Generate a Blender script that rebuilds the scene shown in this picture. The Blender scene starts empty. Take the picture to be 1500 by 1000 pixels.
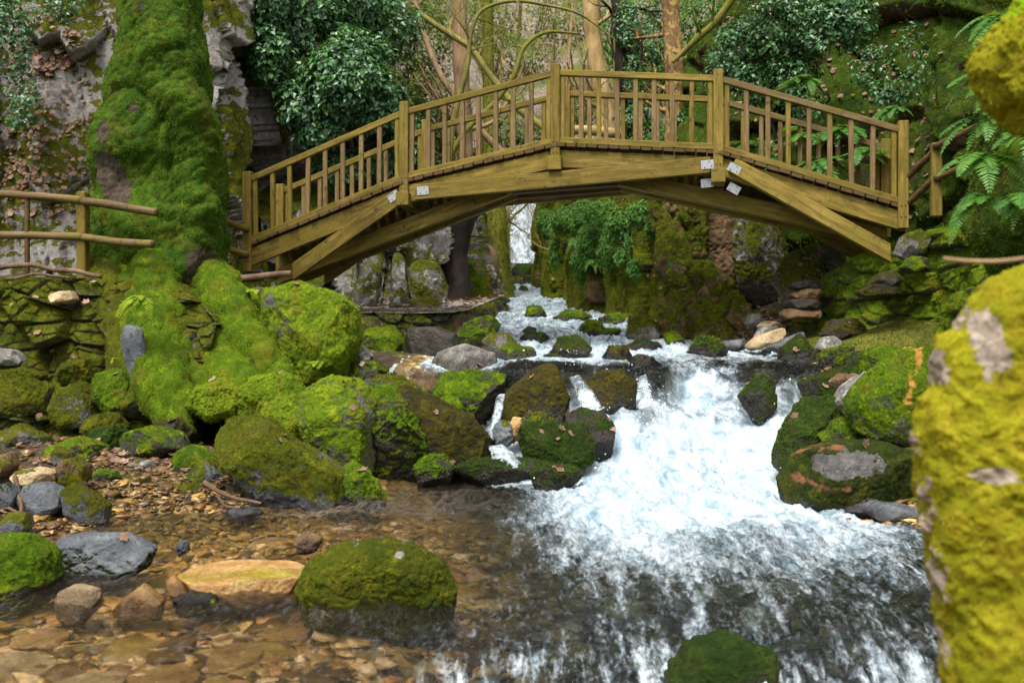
import bpy, math, random
import numpy as np
from mathutils import Vector

# ------------------------------------------------------------------ camera, sky, sun, exposure
SC = bpy.context.scene
COL = SC.collection
CAMZ = 1.3
FPX = 1458.0                                   # focal length in pixels of a 1500 px wide frame (35 mm on 36 mm)
cd = bpy.data.cameras.new('camera')
cam = bpy.data.objects.new('camera', cd)
COL.objects.link(cam)
cam.location = (0, 0, CAMZ)
cam.rotation_euler = (math.radians(90), 0, 0)
cd.lens = 35.0
cd.sensor_width = 36.0
cd.clip_end = 500
cd.clip_start = 0.05
cd.dof.use_dof = True
cd.dof.focus_distance = 9.5
cd.dof.aperture_fstop = 2.8
SC.camera = cam

SUN_EL, SUN_AZ = math.radians(62), math.radians(200)
world = bpy.data.worlds.new('World')
SC.world = world
world.use_nodes = True
wn = world.node_tree
for _n in list(wn.nodes):
    wn.nodes.remove(_n)
sky = wn.nodes.new('ShaderNodeTexSky')
sky.sky_type = 'NISHITA'
sky.sun_disc = False
sky.sun_elevation = SUN_EL
sky.sun_rotation = SUN_AZ
sky.dust_density = 5.0
sky.air_density = 1.0
sky.ozone_density = 0.6
hs = wn.nodes.new('ShaderNodeHueSaturation')   # thin cloud: the blue of the sky is mostly washed out
hs.inputs['Saturation'].default_value = 0.25
bg = wn.nodes.new('ShaderNodeBackground')
bg.inputs['Strength'].default_value = 0.15
wo = wn.nodes.new('ShaderNodeOutputWorld')
wn.links.new(sky.outputs[0], hs.inputs['Color'])
wn.links.new(hs.outputs[0], bg.inputs['Color'])
wn.links.new(bg.outputs[0], wo.inputs['Surface'])

ld = bpy.data.lights.new('sun', 'SUN')
ld.energy = 2.1
ld.angle = math.radians(24)
ld.color = (1.0, 0.95, 0.86)
sun = bpy.data.objects.new('sun', ld)
COL.objects.link(sun)
# light comes from above, a little behind the camera and to its left
_d = Vector((math.sin(math.radians(25)) * math.cos(SUN_EL), math.cos(math.radians(25)) * math.cos(SUN_EL), -math.sin(SUN_EL)))
sun.rotation_euler = _d.to_track_quat('-Z', 'Y').to_euler()

vs = SC.view_settings
vs.view_transform = 'Standard'
vs.look = 'None'
vs.exposure = 1.1
vs.gamma = 1.0
SC.cycles.transparent_max_bounces = 16
SC.cycles.max_bounces = 6
SC.cycles.diffuse_bounces = 3
SC.cycles.glossy_bounces = 3
SC.cycles.caustics_reflective = False
SC.cycles.caustics_refractive = False

# ------------------------------------------------------------------ numeric helpers
def W(px, py, D):
    """point of the place at depth D that the pixel (of a 1500x1000 frame) looks at"""
    return np.array([(px - 750.0) / FPX * D, D, CAMZ + (500.0 - py) / FPX * D])

def ss(a, b, x):
    t = np.clip((x - a) / (b - a), 0, 1)
    return t * t * (3 - 2 * t)

def _hash(ix, iy, iz, seed):
    with np.errstate(over='ignore'):
        h = (ix.astype(np.uint32) * np.uint32(374761393) + iy.astype(np.uint32) * np.uint32(668265263)
             + iz.astype(np.uint32) * np.uint32(2147483647) + np.uint32((seed * 144665) & 0xffffffff))
        h = (h ^ (h >> np.uint32(13))) * np.uint32(1274126177)
        h = (h ^ (h >> np.uint32(16))) * np.uint32(2246822519)
        h = h ^ (h >> np.uint32(15))
    return h

def _h01(ix, iy, iz, seed):
    return _hash(ix, iy, iz, seed).astype(np.float64) / 4294967295.0

_G = np.array([(1,1,0),(-1,1,0),(1,-1,0),(-1,-1,0),(1,0,1),(-1,0,1),(1,0,-1),(-1,0,-1),(0,1,1),(0,-1,1),(0,1,-1),(0,-1,-1)], float)

def noise(P, seed=0):
    """gradient noise, about -1..1"""
    i = np.floor(P).astype(np.int64)
    f = P - i
    u = f * f * f * (f * (f * 6 - 15) + 10)
    r = np.zeros(len(P))
    for dx in (0, 1):
        wx = u[:, 0] if dx else 1 - u[:, 0]
        for dy in (0, 1):
            wy = u[:, 1] if dy else 1 - u[:, 1]
            for dz in (0, 1):
                wz = u[:, 2] if dz else 1 - u[:, 2]
                g = _G[_hash(i[:, 0] + dx, i[:, 1] + dy, i[:, 2] + dz, seed) % 12]
                r += wx * wy * wz * (g[:, 0] * (f[:, 0] - dx) + g[:, 1] * (f[:, 1] - dy) + g[:, 2] * (f[:, 2] - dz))
    return r

def fbm(P, sc=1.0, oct=4, seed=0, gain=0.5, ridge=False):
    a, s, r, t = 1.0, sc, 0, 0
    for k in range(oct):
        n = noise(P * s, seed + k * 17)
        if ridge:
            n = 1 - 2 * np.abs(n)
        r = r + a * n
        t += a
        a *= gain
        s *= 2.03
    return r / t

def billow(P, sc, oct=3, seed=0):
    """rounded cushions with creases between them, 0..1"""
    a, s, r, t = 1.0, sc, 0, 0
    for k in range(oct):
        r = r + a * np.sqrt(np.abs(noise(P * s, seed + k * 13)) + 1e-6)
        t += a
        a *= 0.5
        s *= 2.1
    return r / t

def worley(u, v, seed=0):
    iu, iv = np.floor(u).astype(np.int64), np.floor(v).astype(np.int64)
    f1 = np.full(len(u), 9.0); f2 = np.full(len(u), 9.0)
    cid = np.zeros(len(u)); du = np.zeros(len(u)); dv = np.zeros(len(u)); cid2 = np.zeros(len(u))
    z = np.zeros_like(iu)
    for a in (-1, 0, 1):
        for b in (-1, 0, 1):
            x, y = iu + a, iv + b
            cx = x + 0.15 + 0.7 * _h01(x, y, z, seed)
            cy = y + 0.15 + 0.7 * _h01(x, y, z + 1, seed)
            d = np.hypot(u - cx, v - cy)
            m = d < f1
            f2 = np.where(m, f1, np.minimum(f2, d))
            cid = np.where(m, _h01(x, y, z + 2, seed), cid)
            cid2 = np.where(m, _h01(x, y, z + 3, seed), cid2)
            du = np.where(m, u - cx, du); dv = np.where(m, v - cy, dv)
            f1 = np.where(m, d, f1)
    return f1, f2, cid, cid2, du, dv

_ico = {}
def icosphere(n):
    if n in _ico:
        return _ico[n]
    t = (1 + 5 ** 0.5) / 2
    V = [(-1,t,0),(1,t,0),(-1,-t,0),(1,-t,0),(0,-1,t),(0,1,t),(0,-1,-t),(0,1,-t),(t,0,-1),(t,0,1),(-t,0,-1),(-t,0,1)]
    F = np.array([(0,11,5),(0,5,1),(0,1,7),(0,7,10),(0,10,11),(1,5,9),(5,11,4),(11,10,2),(10,7,6),(7,1,8),(3,9,4),(3,4,2),(3,2,6),(3,6,8),(3,8,9),(4,9,5),(2,4,11),(6,2,10),(8,6,7),(9,8,1)])
    V = np.array(V, float)
    V /= np.linalg.norm(V, axis=1)[:, None]
    for _ in range(n):
        e = np.concatenate([F[:, [0, 1]], F[:, [1, 2]], F[:, [2, 0]]])
        es = np.sort(e, axis=1)
        uq, inv = np.unique(es, axis=0, return_inverse=True)
        inv = inv.reshape(-1)
        mid = V[uq[:, 0]] + V[uq[:, 1]]
        mid /= np.linalg.norm(mid, axis=1)[:, None]
        m = inv.reshape(3, -1) + len(V)
        V = np.concatenate([V, mid])
        a, b, c = F[:, 0], F[:, 1], F[:, 2]
        F = np.concatenate([np.stack([a, m[0], m[2]], 1), np.stack([m[0], b, m[1]], 1), np.stack([m[2], m[1], c], 1), np.stack([m[0], m[1], m[2]], 1)])
    _ico[n] = (V, F)
    return _ico[n]

def vnormals(V, F):
    n = np.cross(V[F[:, 1]] - V[F[:, 0]], V[F[:, 2]] - V[F[:, 0]])
    N = np.zeros_like(V)
    for k in range(3):
        for c in range(3):
            N[:, c] += np.bincount(F[:, k], weights=n[:, c], minlength=len(V))
    return N / (np.linalg.norm(N, axis=1)[:, None] + 1e-12)

def gridfaces(nu, nv, flip=False):
    i, j = np.meshgrid(np.arange(nu - 1), np.arange(nv - 1), indexing='ij')
    a = (i * nv + j).ravel(); b = ((i + 1) * nv + j).ravel(); c = ((i + 1) * nv + j + 1).ravel(); d = (i * nv + j + 1).ravel()
    F = np.concatenate([np.stack([a, b, c], 1), np.stack([a, c, d], 1)])
    return F[:, ::-1] if flip else F

class Geo:
    """collects triangles with per-point attributes and makes ONE mesh object of them"""
    def __init__(s):
        s.V = []; s.F = []; s.M = []; s.A = {}; s.S = []; s.n = 0; s.uv = []
    def add(s, V, F, mat=0, smooth=True, uv=None, **attr):
        V = np.asarray(V, float); F = np.asarray(F, int)
        s.V.append(V); s.F.append(F + s.n)
        s.M.append(np.full(len(F), mat)); s.S.append(np.full(len(F), smooth))
        s.uv.append(np.zeros((len(F) * 3, 2)) if uv is None else np.asarray(uv).reshape(-1, 2))
        for k, v in attr.items():
            s.A.setdefault(k, []).append((s.n, np.broadcast_to(np.asarray(v, float), (len(V),))))
        s.n += len(V)
        return s
    def build(s, name, mats, parent=None, loc=None):
        V = np.concatenate(s.V); F = np.concatenate(s.F)
        o0 = np.zeros(3)
        if loc is not None:
            o0 = np.asarray(loc, float)
        me = bpy.data.meshes.new(name)
        me.vertices.add(len(V)); me.vertices.foreach_set('co', (V - o0).astype(np.float32).ravel())
        me.loops.add(F.size); me.loops.foreach_set('vertex_index', F.astype(np.int32).ravel())
        me.polygons.add(len(F))
        me.polygons.foreach_set('loop_start', np.arange(0, F.size, 3, dtype=np.int32))
        me.polygons.foreach_set('material_index', np.concatenate(s.M).astype(np.int32))
        me.polygons.foreach_set('use_smooth', np.concatenate(s.S).astype(bool))
        for k, l in s.A.items():
            a = me.attributes.new(k, 'FLOAT', 'POINT')
            d = np.zeros(len(V), np.float32)
            for st, v in l:
                d[st:st + len(v)] = v
            a.data.foreach_set('value', d)
        uv = np.concatenate(s.uv)
        if np.any(uv):
            ul = me.uv_layers.new(name='UVMap')
            ul.data.foreach_set('uv', uv.astype(np.float32).ravel())
        for m in (mats if isinstance(mats, (list, tuple)) else [mats]):
            me.materials.append(m)
        me.update(calc_edges=True)
        me.validate()
        o = bpy.data.objects.new(name, me)
        COL.objects.link(o)
        if loc is not None:
            o.location = Vector(o0)
        if parent is not None:
            o.parent = parent
            if loc is not None:
                o.location = Vector(o0) - parent.location
            else:
                o.location = -parent.location
        return o

def tag(o, label=None, cat=None, group=None, kind=None):
    if label: o['label'] = label
    if cat: o['category'] = cat
    if group: o['group'] = group
    if kind: o['kind'] = kind
    return o

def empty(name, loc, label=None, cat=None, group=None):
    o = bpy.data.objects.new(name, None)
    COL.objects.link(o)
    o.location = Vector(loc)
    o.empty_display_size = 0.2
    return tag(o, label, cat, group)

CAMP = np.array([0, 0, CAMZ])
def blades(V, F, mask, dens, L=(0.015, 0.03), wd=0.006, seed=0, droop=0.35, spread=0.7, lift=0.0, back=-0.35):
    """fine moss shoots standing on a surface: one small triangle each. returns V, F, tint"""
    rng = np.random.default_rng(seed)
    a, b, c = V[F[:, 0]], V[F[:, 1]], V[F[:, 2]]
    n = np.cross(b - a, c - a)
    ar = np.linalg.norm(n, axis=1) / 2
    n = n / (2 * ar[:, None] + 1e-12)
    ctr = (a + b + c) / 3
    view = CAMP - ctr
    view /= np.linalg.norm(view, axis=1)[:, None]
    m = mask[F].mean(1)
    w = ar * np.clip((m - 0.35) * 3, 0, 1) * ((n * view).sum(1) > back)
    w = w * np.clip(0.45 + 1.6 * fbm(ctr, 9.0, 3, seed + 5) + 0.5 * fbm(ctr, 2.5, 2, seed + 6), 0.04, 1)
    tot = w.sum()
    k = int(tot * dens)
    if k < 4:
        return None
    idx = rng.choice(len(F), k, p=w / tot)
    r1, r2 = np.sqrt(rng.random(k)), rng.random(k)
    p = a[idx] * (1 - r1)[:, None] + b[idx] * (r1 * (1 - r2))[:, None] + c[idx] * (r1 * r2)[:, None]
    nn = n[idx]
    d = nn + spread * rng.normal(size=(k, 3)) * 0.6
    d[:, 2] -= droop * (1 - np.abs(nn[:, 2]))
    d /= np.linalg.norm(d, axis=1)[:, None]
    ln = rng.uniform(L[0], L[1], k) * (0.6 + 0.8 * rng.random(k))
    sd = np.cross(d, rng.normal(size=(k, 3)))
    sd /= np.linalg.norm(sd, axis=1)[:, None] + 1e-9
    ww = wd * (0.6 + 0.8 * rng.random(k))
    base = p - nn * 0.004 + lift * nn
    T = np.stack([base - sd * ww[:, None] / 2, base + sd * ww[:, None] / 2, base + d * ln[:, None]], 1).reshape(-1, 3)
    return T, np.arange(3 * k).reshape(-1, 3), np.repeat(rng.random(k), 3)

def leaves(P, N, size, seed=0, tilt=0.6, aspect=0.75, down=0.25, fold=0.25):
    """leaf blades (folded diamonds with a shoulder) at points P facing about N. returns V, F, tint"""
    rng = np.random.default_rng(seed)
    k = len(P)
    n = N + tilt * rng.normal(size=(k, 3)) * 0.6
    n /= np.linalg.norm(n, axis=1)[:, None]
    t = rng.normal(size=(k, 3)); t[:, 2] -= down * 4
    t -= n * (t * n).sum(1)[:, None]
    t /= np.linalg.norm(t, axis=1)[:, None] + 1e-9
    s = np.cross(n, t)
    L = size * (0.45 + 1.0 * rng.random(k) ** 1.4)[:, None]
    w = L * aspect / 2
    up = n * L * fold * 0.5
    b = P; tip = P + t * L - up * 0.6
    l1 = P + t * L * 0.35 + s * w + up; r1 = P + t * L * 0.35 - s * w + up
    m = P + t * L * 0.45
    V = np.stack([b, l1, tip, r1, m], 1).reshape(-1, 3)
    o = np.arange(k)[:, None, None] * 5
    F = (np.array([(0, 4, 1), (1, 4, 2), (0, 3, 4), (4, 3, 2)])[None] + o).reshape(-1, 3)
    return V, F, np.repeat(rng.random(k), 5)

def maple(P, N, size, seed=0, tilt=0.5):
    """lobed dry leaves lying about. returns V, F, tint"""
    rng = np.random.default_rng(seed)
    k = len(P)
    n = N + tilt * rng.normal(size=(k, 3)) * 0.6
    n /= np.linalg.norm(n, axis=1)[:, None]
    t = rng.normal(size=(k, 3))
    t -= n * (t * n).sum(1)[:, None]
    t /= np.linalg.norm(t, axis=1)[:, None] + 1e-9
    s = np.cross(n, t)
    L = size * (0.55 + 0.8 * rng.random(k))
    ang = np.array([0, 24, 50, 76, 105, 150, 210, 255, 284, 310, 336]) * math.pi / 180
    rad = np.array([1.0, .60, .82, .56, .60, .34, .34, .60, .56, .82, .60]) * .92
    q = len(ang)
    curl = (rng.random(k) - 0.3) * 0.5
    V = np.zeros((k, q + 1, 3))
    V[:, 0] = P
    for i in range(q):
        rr = (rad[i] * L * 0.6)[:, None]
        V[:, i + 1] = P + t * rr * math.cos(ang[i]) + s * rr * math.sin(ang[i]) + n * rr * rad[i] * (curl + 0.15 * rng.normal(size=k))[:, None]
    o = np.arange(k)[:, None, None] * (q + 1)
    F = (np.array([(0, i + 1, (i + 1) % q + 1) for i in range(q)])[None] + o).reshape(-1, 3)
    return V.reshape(-1, 3), F, np.repeat(rng.random(k), q + 1)

def smooth_path(P, n):
    P = np.asarray(P, float)
    m = len(P)
    if m == 2:
        t = np.linspace(0, 1, n)[:, None]
        return P[0] * (1 - t) + P[1] * t
    Q = np.vstack([2 * P[0] - P[1], P, 2 * P[-1] - P[-2]])
    out = []
    for u in np.linspace(0, m - 1 - 1e-9, n):
        i = int(u); t = u - i
        p0, p1, p2, p3 = Q[i], Q[i + 1], Q[i + 2], Q[i + 3]
        out.append(0.5 * (2 * p1 + (p2 - p0) * t + (2 * p0 - 5 * p1 + 4 * p2 - p3) * t * t + (3 * p1 - p0 - 3 * p2 + p3) * t ** 3))
    return np.array(out)

def tube(P, R, seg=8, cap=True, prof=None):
    P = np.asarray(P, float); n = len(P)
    R = np.broadcast_to(np.asarray(R, float), (n,))
    T = np.gradient(P, axis=0)
    T /= np.linalg.norm(T, axis=1)[:, None] + 1e-12
    up = np.array([0, 0, 1.0]) if abs(T[0, 2]) < 0.9 else np.array([0, 1.0, 0])
    u = up - T[0] * (up @ T[0]); u /= np.linalg.norm(u)
    V = np.zeros((n, seg, 3))
    a = np.arange(seg) * 2 * math.pi / seg
    for i in range(n):
        u = u - T[i] * (u @ T[i]); u /= np.linalg.norm(u) + 1e-12
        v = np.cross(T[i], u)
        rr = R[i] * (1 if prof is None else prof)
        V[i] = P[i] + (np.cos(a) * rr)[:, None] * u + (np.sin(a) * rr)[:, None] * v
    V = V.reshape(-1, 3)
    i, j = np.meshgrid(np.arange(n - 1), np.arange(seg), indexing='ij')
    a_ = (i * seg + j).ravel(); b_ = (i * seg + (j + 1) % seg).ravel()
    c_ = ((i + 1) * seg + (j + 1) % seg).ravel(); d_ = ((i + 1) * seg + j).ravel()
    F = np.concatenate([np.stack([a_, b_, c_], 1), np.stack([a_, c_, d_], 1)])
    if cap:
        V = np.vstack([V, P[0], P[-1]])
        k = len(V)
        j = np.arange(seg)
        F = np.concatenate([F, np.stack([np.full(seg, k - 2), (j + 1) % seg, j], 1),
                            np.stack([np.full(seg, k - 1), (n - 1) * seg + j, (n - 1) * seg + (j + 1) % seg], 1)])
    return V, F

# ------------------------------------------------------------------ material helper
class NT:
    def __init__(s, name):
        s.m = bpy.data.materials.new(name)
        s.m.use_nodes = True
        s.t = s.m.node_tree
        for x in list(s.t.nodes):
            s.t.nodes.remove(x)
        s.out = s.t.nodes.new('ShaderNodeOutputMaterial')
        s.pos = s.n('ShaderNodeNewGeometry').outputs['Position']
    def n(s, ty, ins=None, **props):
        x = s.t.nodes.new(ty)
        for k, v in props.items():
            setattr(x, k, v)
        for k, v in (ins or {}).items():
            i = x.inputs[k]
            if isinstance(v, bpy.types.NodeSocket):
                s.t.links.new(v, i)
            else:
                if isinstance(v, (tuple, list)) and len(v) == 3 and len(i.default_value) == 4:
                    v = (*v, 1)
                i.default_value = v
        return x
    def noise(s, scale, detail=4, rough=0.55, vec=None, dist=0.0):
        return s.n('ShaderNodeTexNoise', {'Vector': vec or s.pos, 'Scale': scale, 'Detail': detail, 'Roughness': rough, 'Distortion': dist}).outputs['Fac']
    def math(s, op, a, b=0.5, c=None, clamp=False):
        i = {0: a, 1: b}
        if c is not None: i[2] = c
        return s.n('ShaderNodeMath', i, operation=op, use_clamp=clamp).outputs[0]
    def sm(s, x, a, b, lo=0.0, hi=1.0):
        return s.n('ShaderNodeMapRange', {'Value': x, 'From Min': a, 'From Max': b, 'To Min': lo, 'To Max': hi}, interpolation_type='SMOOTHSTEP').outputs[0]
    def mix(s, f, a, b, blend='MIX'):
        x = s.t.nodes.new('ShaderNodeMix')
        x.data_type = 'RGBA'; x.blend_type = blend
        for i, v in ((0, f), (6, a), (7, b)):
            if isinstance(v, bpy.types.NodeSocket):
                s.t.links.new(v, x.inputs[i])
            else:
                x.inputs[i].default_value = (*v, 1) if isinstance(v, (tuple, list)) and len(v) == 3 else v
        return x.outputs[2]
    def ramp(s, f, stops):
        x = s.t.nodes.new('ShaderNodeValToRGB')
        s.t.links.new(f, x.inputs[0])
        cr = x.color_ramp
        while len(cr.elements) < len(stops):
            cr.elements.new(0.5)
        for e, (p, c) in zip(cr.elements, stops):
            e.position = p; e.color = (*c, 1)
        return x.outputs[0]
    def attr(s, name):
        return s.n('ShaderNodeAttribute', attribute_name=name).outputs['Fac']
    def scaled(s, sc, vec=None):
        return s.n('ShaderNodeVectorMath', {0: vec or s.pos, 1: sc}, operation='MULTIPLY').outputs[0]
    def bump(s, h, strength=0.5, dist=0.02, normal=None):
        i = {'Height': h, 'Strength': strength, 'Distance': dist}
        if normal is not None: i['Normal'] = normal
        return s.n('ShaderNodeBump', i).outputs[0]
    def bsdf(s, col, rough=0.8, normal=None, spec=0.3, **k):
        i = {'Base Color': col, 'Roughness': rough, 'Specular IOR Level': spec}
        if normal is not None: i['Normal'] = normal
        for kk, v in k.items(): i[kk.replace('_', ' ')] = v
        return s.n('ShaderNodeBsdfPrincipled', i).outputs[0]
    def done(s, sh):
        s.t.links.new(sh, s.out.inputs['Surface'])
        return s.m

GREEN = [(0.028, 0.058, 0.003), (0.092, 0.150, 0.004), (0.22, 0.28, 0.006)]      # dark / mid / bright moss
OLIVE = [(0.028, 0.038, 0.003), (0.090, 0.100, 0.005), (0.19, 0.175, 0.008)]
LIME = [(0.055, 0.095, 0.005), (0.145, 0.205, 0.008), (0.28, 0.32, 0.016)]
BROWN = [(0.022, 0.020, 0.005), (0.062, 0.048, 0.008), (0.11, 0.10, 0.012)]
DEEP = [(0.010, 0.022, 0.004), (0.026, 0.050, 0.006), (0.07, 0.10, 0.010)]
GOLD = [(0.15, 0.15, 0.006), (0.31, 0.285, 0.012), (0.48, 0.34, 0.03)]

def moss_shader_mat(name, moss, rock, rough=0.75, wet=False, lichen=None, scale=1.0, strip=None):
    """stone (or bark) under a broken moss cover; the attribute 'moss' says where the cover grows, 'wet' where the stone is soaked"""
    s = NT(name)
    n1 = s.noise(1.6 * scale, 3, 0.5)
    n2 = s.noise(8 * scale, 7, 0.65)
    n3 = s.noise(45 * scale, 5, 0.7)
    n4 = s.noise(150 * scale, 3, 0.7)
    rc = s.ramp(n2, [(0.28, rock[0]), (0.5, rock[1]), (0.72, rock[2])])
    rc = s.mix(s.sm(n3, 0.35, 0.75, 0, 0.5), rc, rock[0])
    if lichen:
        l = s.noise(5.5 * scale, 6, 0.7, dist=0.4)
        rc = s.mix(s.sm(l, 0.52, 0.60), rc, lichen)
    w = s.attr('wet')
    rc = s.mix(w, rc, s.mix(1.0, rc, (0.30, 0.27, 0.24), 'MULTIPLY'))
    mc = s.mix(s.sm(n1, 0.36, 0.66), moss[0], moss[1])
    mc = s.mix(s.sm(n2, 0.45, 0.72), mc, moss[2])
    mc = s.mix(s.sm(n3, 0.40, 0.68, 0.75, 0), mc, moss[0])
    mc = s.mix(s.sm(n4, 0.40, 0.70, 0.35, 0), mc, moss[0])
    mc = s.mix(s.sm(s.noise(3.4 * scale, 5, 0.62), 0.49, 0.66, 0, 0.55), mc, s.mix(n3, tuple(0.3 * a_ + 0.02 for a_ in moss[1])[:2] + (0.004,), (moss[2][0] * .62, moss[2][0] * .42, 0.012)))
    if strip:
        mc = s.mix(s.sm(s.math('ADD', s.attr('strip'), s.math('MULTIPLY_ADD', n2, 0.5, -0.25)), 0.38, 0.72), mc, s.mix(n3, strip, tuple(c * 0.6 for c in strip)))
    f = s.math('ADD', s.attr('moss'), s.math('MULTIPLY_ADD', n2, 1.1, -0.55))
    f = s.math('ADD', f, s.math('MULTIPLY_ADD', n3, 0.4, -0.2))
    f = s.sm(f, 0.42, 0.56)
    col = s.mix(f, rc, mc)
    h = s.math('ADD', s.math('MULTIPLY', n3, 1.0), s.math('MULTIPLY', n4, 0.5))
    h = s.math('ADD', h, s.math('MULTIPLY', f, 0.6))
    nb = s.bump(h, 0.75, 0.018 / scale)
    r0 = s.math('MULTIPLY_ADD', w, -(rough - 0.22), rough)
    ro = s.math('ADD', s.math('MULTIPLY', f, s.math('SUBTRACT', 0.95, r0)), r0)
    return s.done(s.bsdf(col, ro, nb, s.math('MULTIPLY_ADD', f, -0.28, 0.35)))

def leafy_mat(name, ramp, rough=0.55, spec=0.4, trans=0.25, stops=(0.0, 0.5, 1.0), wear=False):
    """small leaves and shoots: colour runs with each leaf's own 'tint' and with clumps"""
    s = NT(name)
    t = s.math('ADD', s.math('MULTIPLY', s.attr('tint'), 0.5), s.math('MULTIPLY_ADD', s.noise(2.2, 4), 1.0, -0.42))
    t = s.math('ADD', t, s.math('MULTIPLY_ADD', s.noise(11.0, 3), 0.9, -0.35), clamp=True)
    col = s.ramp(t, list(zip(stops, ramp)))
    if wear:
        col = s.mix(s.sm(s.noise(3.4, 5, 0.62), 0.49, 0.66, 0, 0.5), col, s.mix(s.attr('tint'), (ramp[1][0] * .45, ramp[1][0] * .30, .004), (ramp[2][0] * .65, ramp[2][0] * .46, .014)))
    a = s.bsdf(col, rough, None, spec)
    b = s.n('ShaderNodeBsdfTranslucent', {'Color': s.mix(0.5, col, (0.25, 0.32, 0.03), 'MIX')}).outputs[0]
    return s.done(s.n('ShaderNodeMixShader', {0: trans, 1: a, 2: b}).outputs[0])

GREY = [(0.055, 0.050, 0.045), (0.15, 0.14, 0.125), (0.30, 0.28, 0.25)]
PALE = [(0.12, 0.11, 0.10), (0.27, 0.25, 0.23), (0.45, 0.43, 0.40)]
SLATE = [(0.035, 0.040, 0.046), (0.09, 0.10, 0.11), (0.20, 0.21, 0.22)]
EARTH = [(0.030, 0.018, 0.010), (0.075, 0.045, 0.022), (0.14, 0.09, 0.05)]
RUST = [(0.045, 0.025, 0.012), (0.13, 0.075, 0.03), (0.26, 0.17, 0.09)]
BARK = [(0.018, 0.012, 0.008), (0.05, 0.034, 0.02), (0.11, 0.08, 0.05)]
DARK = [(0.010, 0.008, 0.006), (0.028, 0.022, 0.014), (0.06, 0.05, 0.035)]

MAT = {}
MAT['green_grey'] = moss_shader_mat('green moss on grey stone', GREEN, GREY)
MAT['lime_grey'] = moss_shader_mat('bright moss on grey stone', LIME, GREY)
MAT['olive_grey'] = moss_shader_mat('olive moss on grey stone', OLIVE, GREY)
MAT['olive_slate'] = moss_shader_mat('olive moss on slate', OLIVE, SLATE, 0.6)
MAT['brown_dark'] = moss_shader_mat('brown moss on dark stone', BROWN, DARK, 0.6)
MAT['deep_dark'] = moss_shader_mat('deep green moss on dark stone', DEEP, DARK, 0.5)
MAT['green_dark'] = moss_shader_mat('green moss on dark stone', GREEN, DARK, 0.5)
MAT['olive_rust'] = moss_shader_mat('olive moss on rusty stone', OLIVE, RUST)
MAT['cliff'] = moss_shader_mat('moss on cliff', OLIVE, PALE, 0.8)
MAT['slab'] = moss_shader_mat('moss and lichen on slabs', OLIVE, GREY, 0.8, lichen=(0.33, 0.33, 0.31))
MAT['dark_cliff'] = moss_shader_mat('dark moss on earthy cliff', [(0.014, 0.030, 0.004), (0.050, 0.088, 0.007), (0.11, 0.16, 0.012)], EARTH, 0.8)  # dark greens over earth brown rock
MAT['gorge'] = moss_shader_mat('moss on gorge wall', OLIVE, RUST, 0.7)
MAT['gold'] = moss_shader_mat('golden moss on pale stone', GOLD, [(0.10, .075, .055), (.26, .205, .155), (.46, .40, .33)], 0.8, scale=2.0, strip=(0.18, 0.31, 0.006))
MAT['strip'] = moss_shader_mat('green moss with a bare orange streak', GREEN, GREY, strip=(0.38, 0.20, 0.045))
MAT['rim'] = moss_shader_mat('dark moss with rust red rim', [(0.012, 0.020, 0.004), (0.035, 0.050, 0.005), (0.09, 0.10, 0.010)], [(0.03, 0.026, 0.022), (0.075, 0.07, 0.064), (0.15, 0.145, 0.14)], 0.3, strip=(0.20, 0.085, 0.045))
MAT['bark_moss'] = moss_shader_mat('moss on bark', [(0.022, 0.052, 0.005), (0.065, 0.125, 0.008), (0.15, 0.21, 0.012)], BARK, 0.9)
MAT['wet_slate'] = moss_shader_mat('wet slate', DEEP, SLATE, 0.22)
MAT['earth'] = moss_shader_mat('forest floor', OLIVE, EARTH, 0.9)
MAT['goldstone'] = moss_shader_mat('ochre river stone', [(0.20, 0.15, 0.02), (0.35, 0.27, 0.05), (0.5, 0.42, 0.12)], [(0.16, 0.07, 0.02), (0.42, 0.24, 0.08), (0.62, 0.45, 0.2)], 0.3)
MAT['tanstone'] = moss_shader_mat('tan river stone', OLIVE, [(0.2, 0.13, 0.06), (0.42, 0.31, 0.17), (0.6, 0.5, 0.34)], 0.5)

MAT['sh_green'] = leafy_mat('green moss shoots', [(0.030, 0.062, 0.004), (0.11, 0.17, 0.007), (0.24, 0.30, 0.014)], 0.8, 0.15, wear=True)
MAT['sh_lime'] = leafy_mat('bright moss shoots', [(0.06, 0.11, 0.005), (0.175, 0.245, 0.010), (0.36, 0.40, 0.02)], 0.8, 0.15, wear=True)
MAT['sh_olive'] = leafy_mat('olive moss shoots', [(0.034, 0.042, 0.004), (0.105, 0.110, 0.009), (0.20, 0.18, 0.016)], 0.8, 0.15, wear=True)
MAT['sh_brown'] = leafy_mat('brown moss shoots', [(0.022, 0.020, 0.005), (0.070, 0.058, 0.008), (0.14, 0.125, 0.014)], 0.8, 0.15, wear=True)
MAT['sh_deep'] = leafy_mat('deep green moss shoots', [(0.010, 0.024, 0.004), (0.032, 0.060, 0.006), (0.09, 0.13, 0.012)], 0.7, 0.2, wear=True)
MAT['sh_gold'] = leafy_mat('golden moss shoots', [(0.16, 0.165, 0.006), (0.35, 0.33, 0.014), (0.54, 0.40, 0.04)], 0.8, 0.15)
MAT['ivy'] = leafy_mat('glossy ivy leaves', [(0.010, 0.042, 0.010), (0.030, 0.110, 0.024), (0.12, 0.25, 0.06)], 0.40, 0.5, 0.15)
MAT['sh_trunk'] = leafy_mat('green shoots on the old trunk', [(0.022, 0.056, 0.005), (0.075, 0.150, 0.009), (0.20, 0.28, 0.016)], 0.8, 0.15, wear=True)
MAT['fern'] = leafy_mat('fern leaflets', [(0.020, 0.075, 0.010), (0.055, 0.16, 0.016), (0.13, 0.27, 0.03)], 0.5, 0.3, 0.3)
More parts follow.
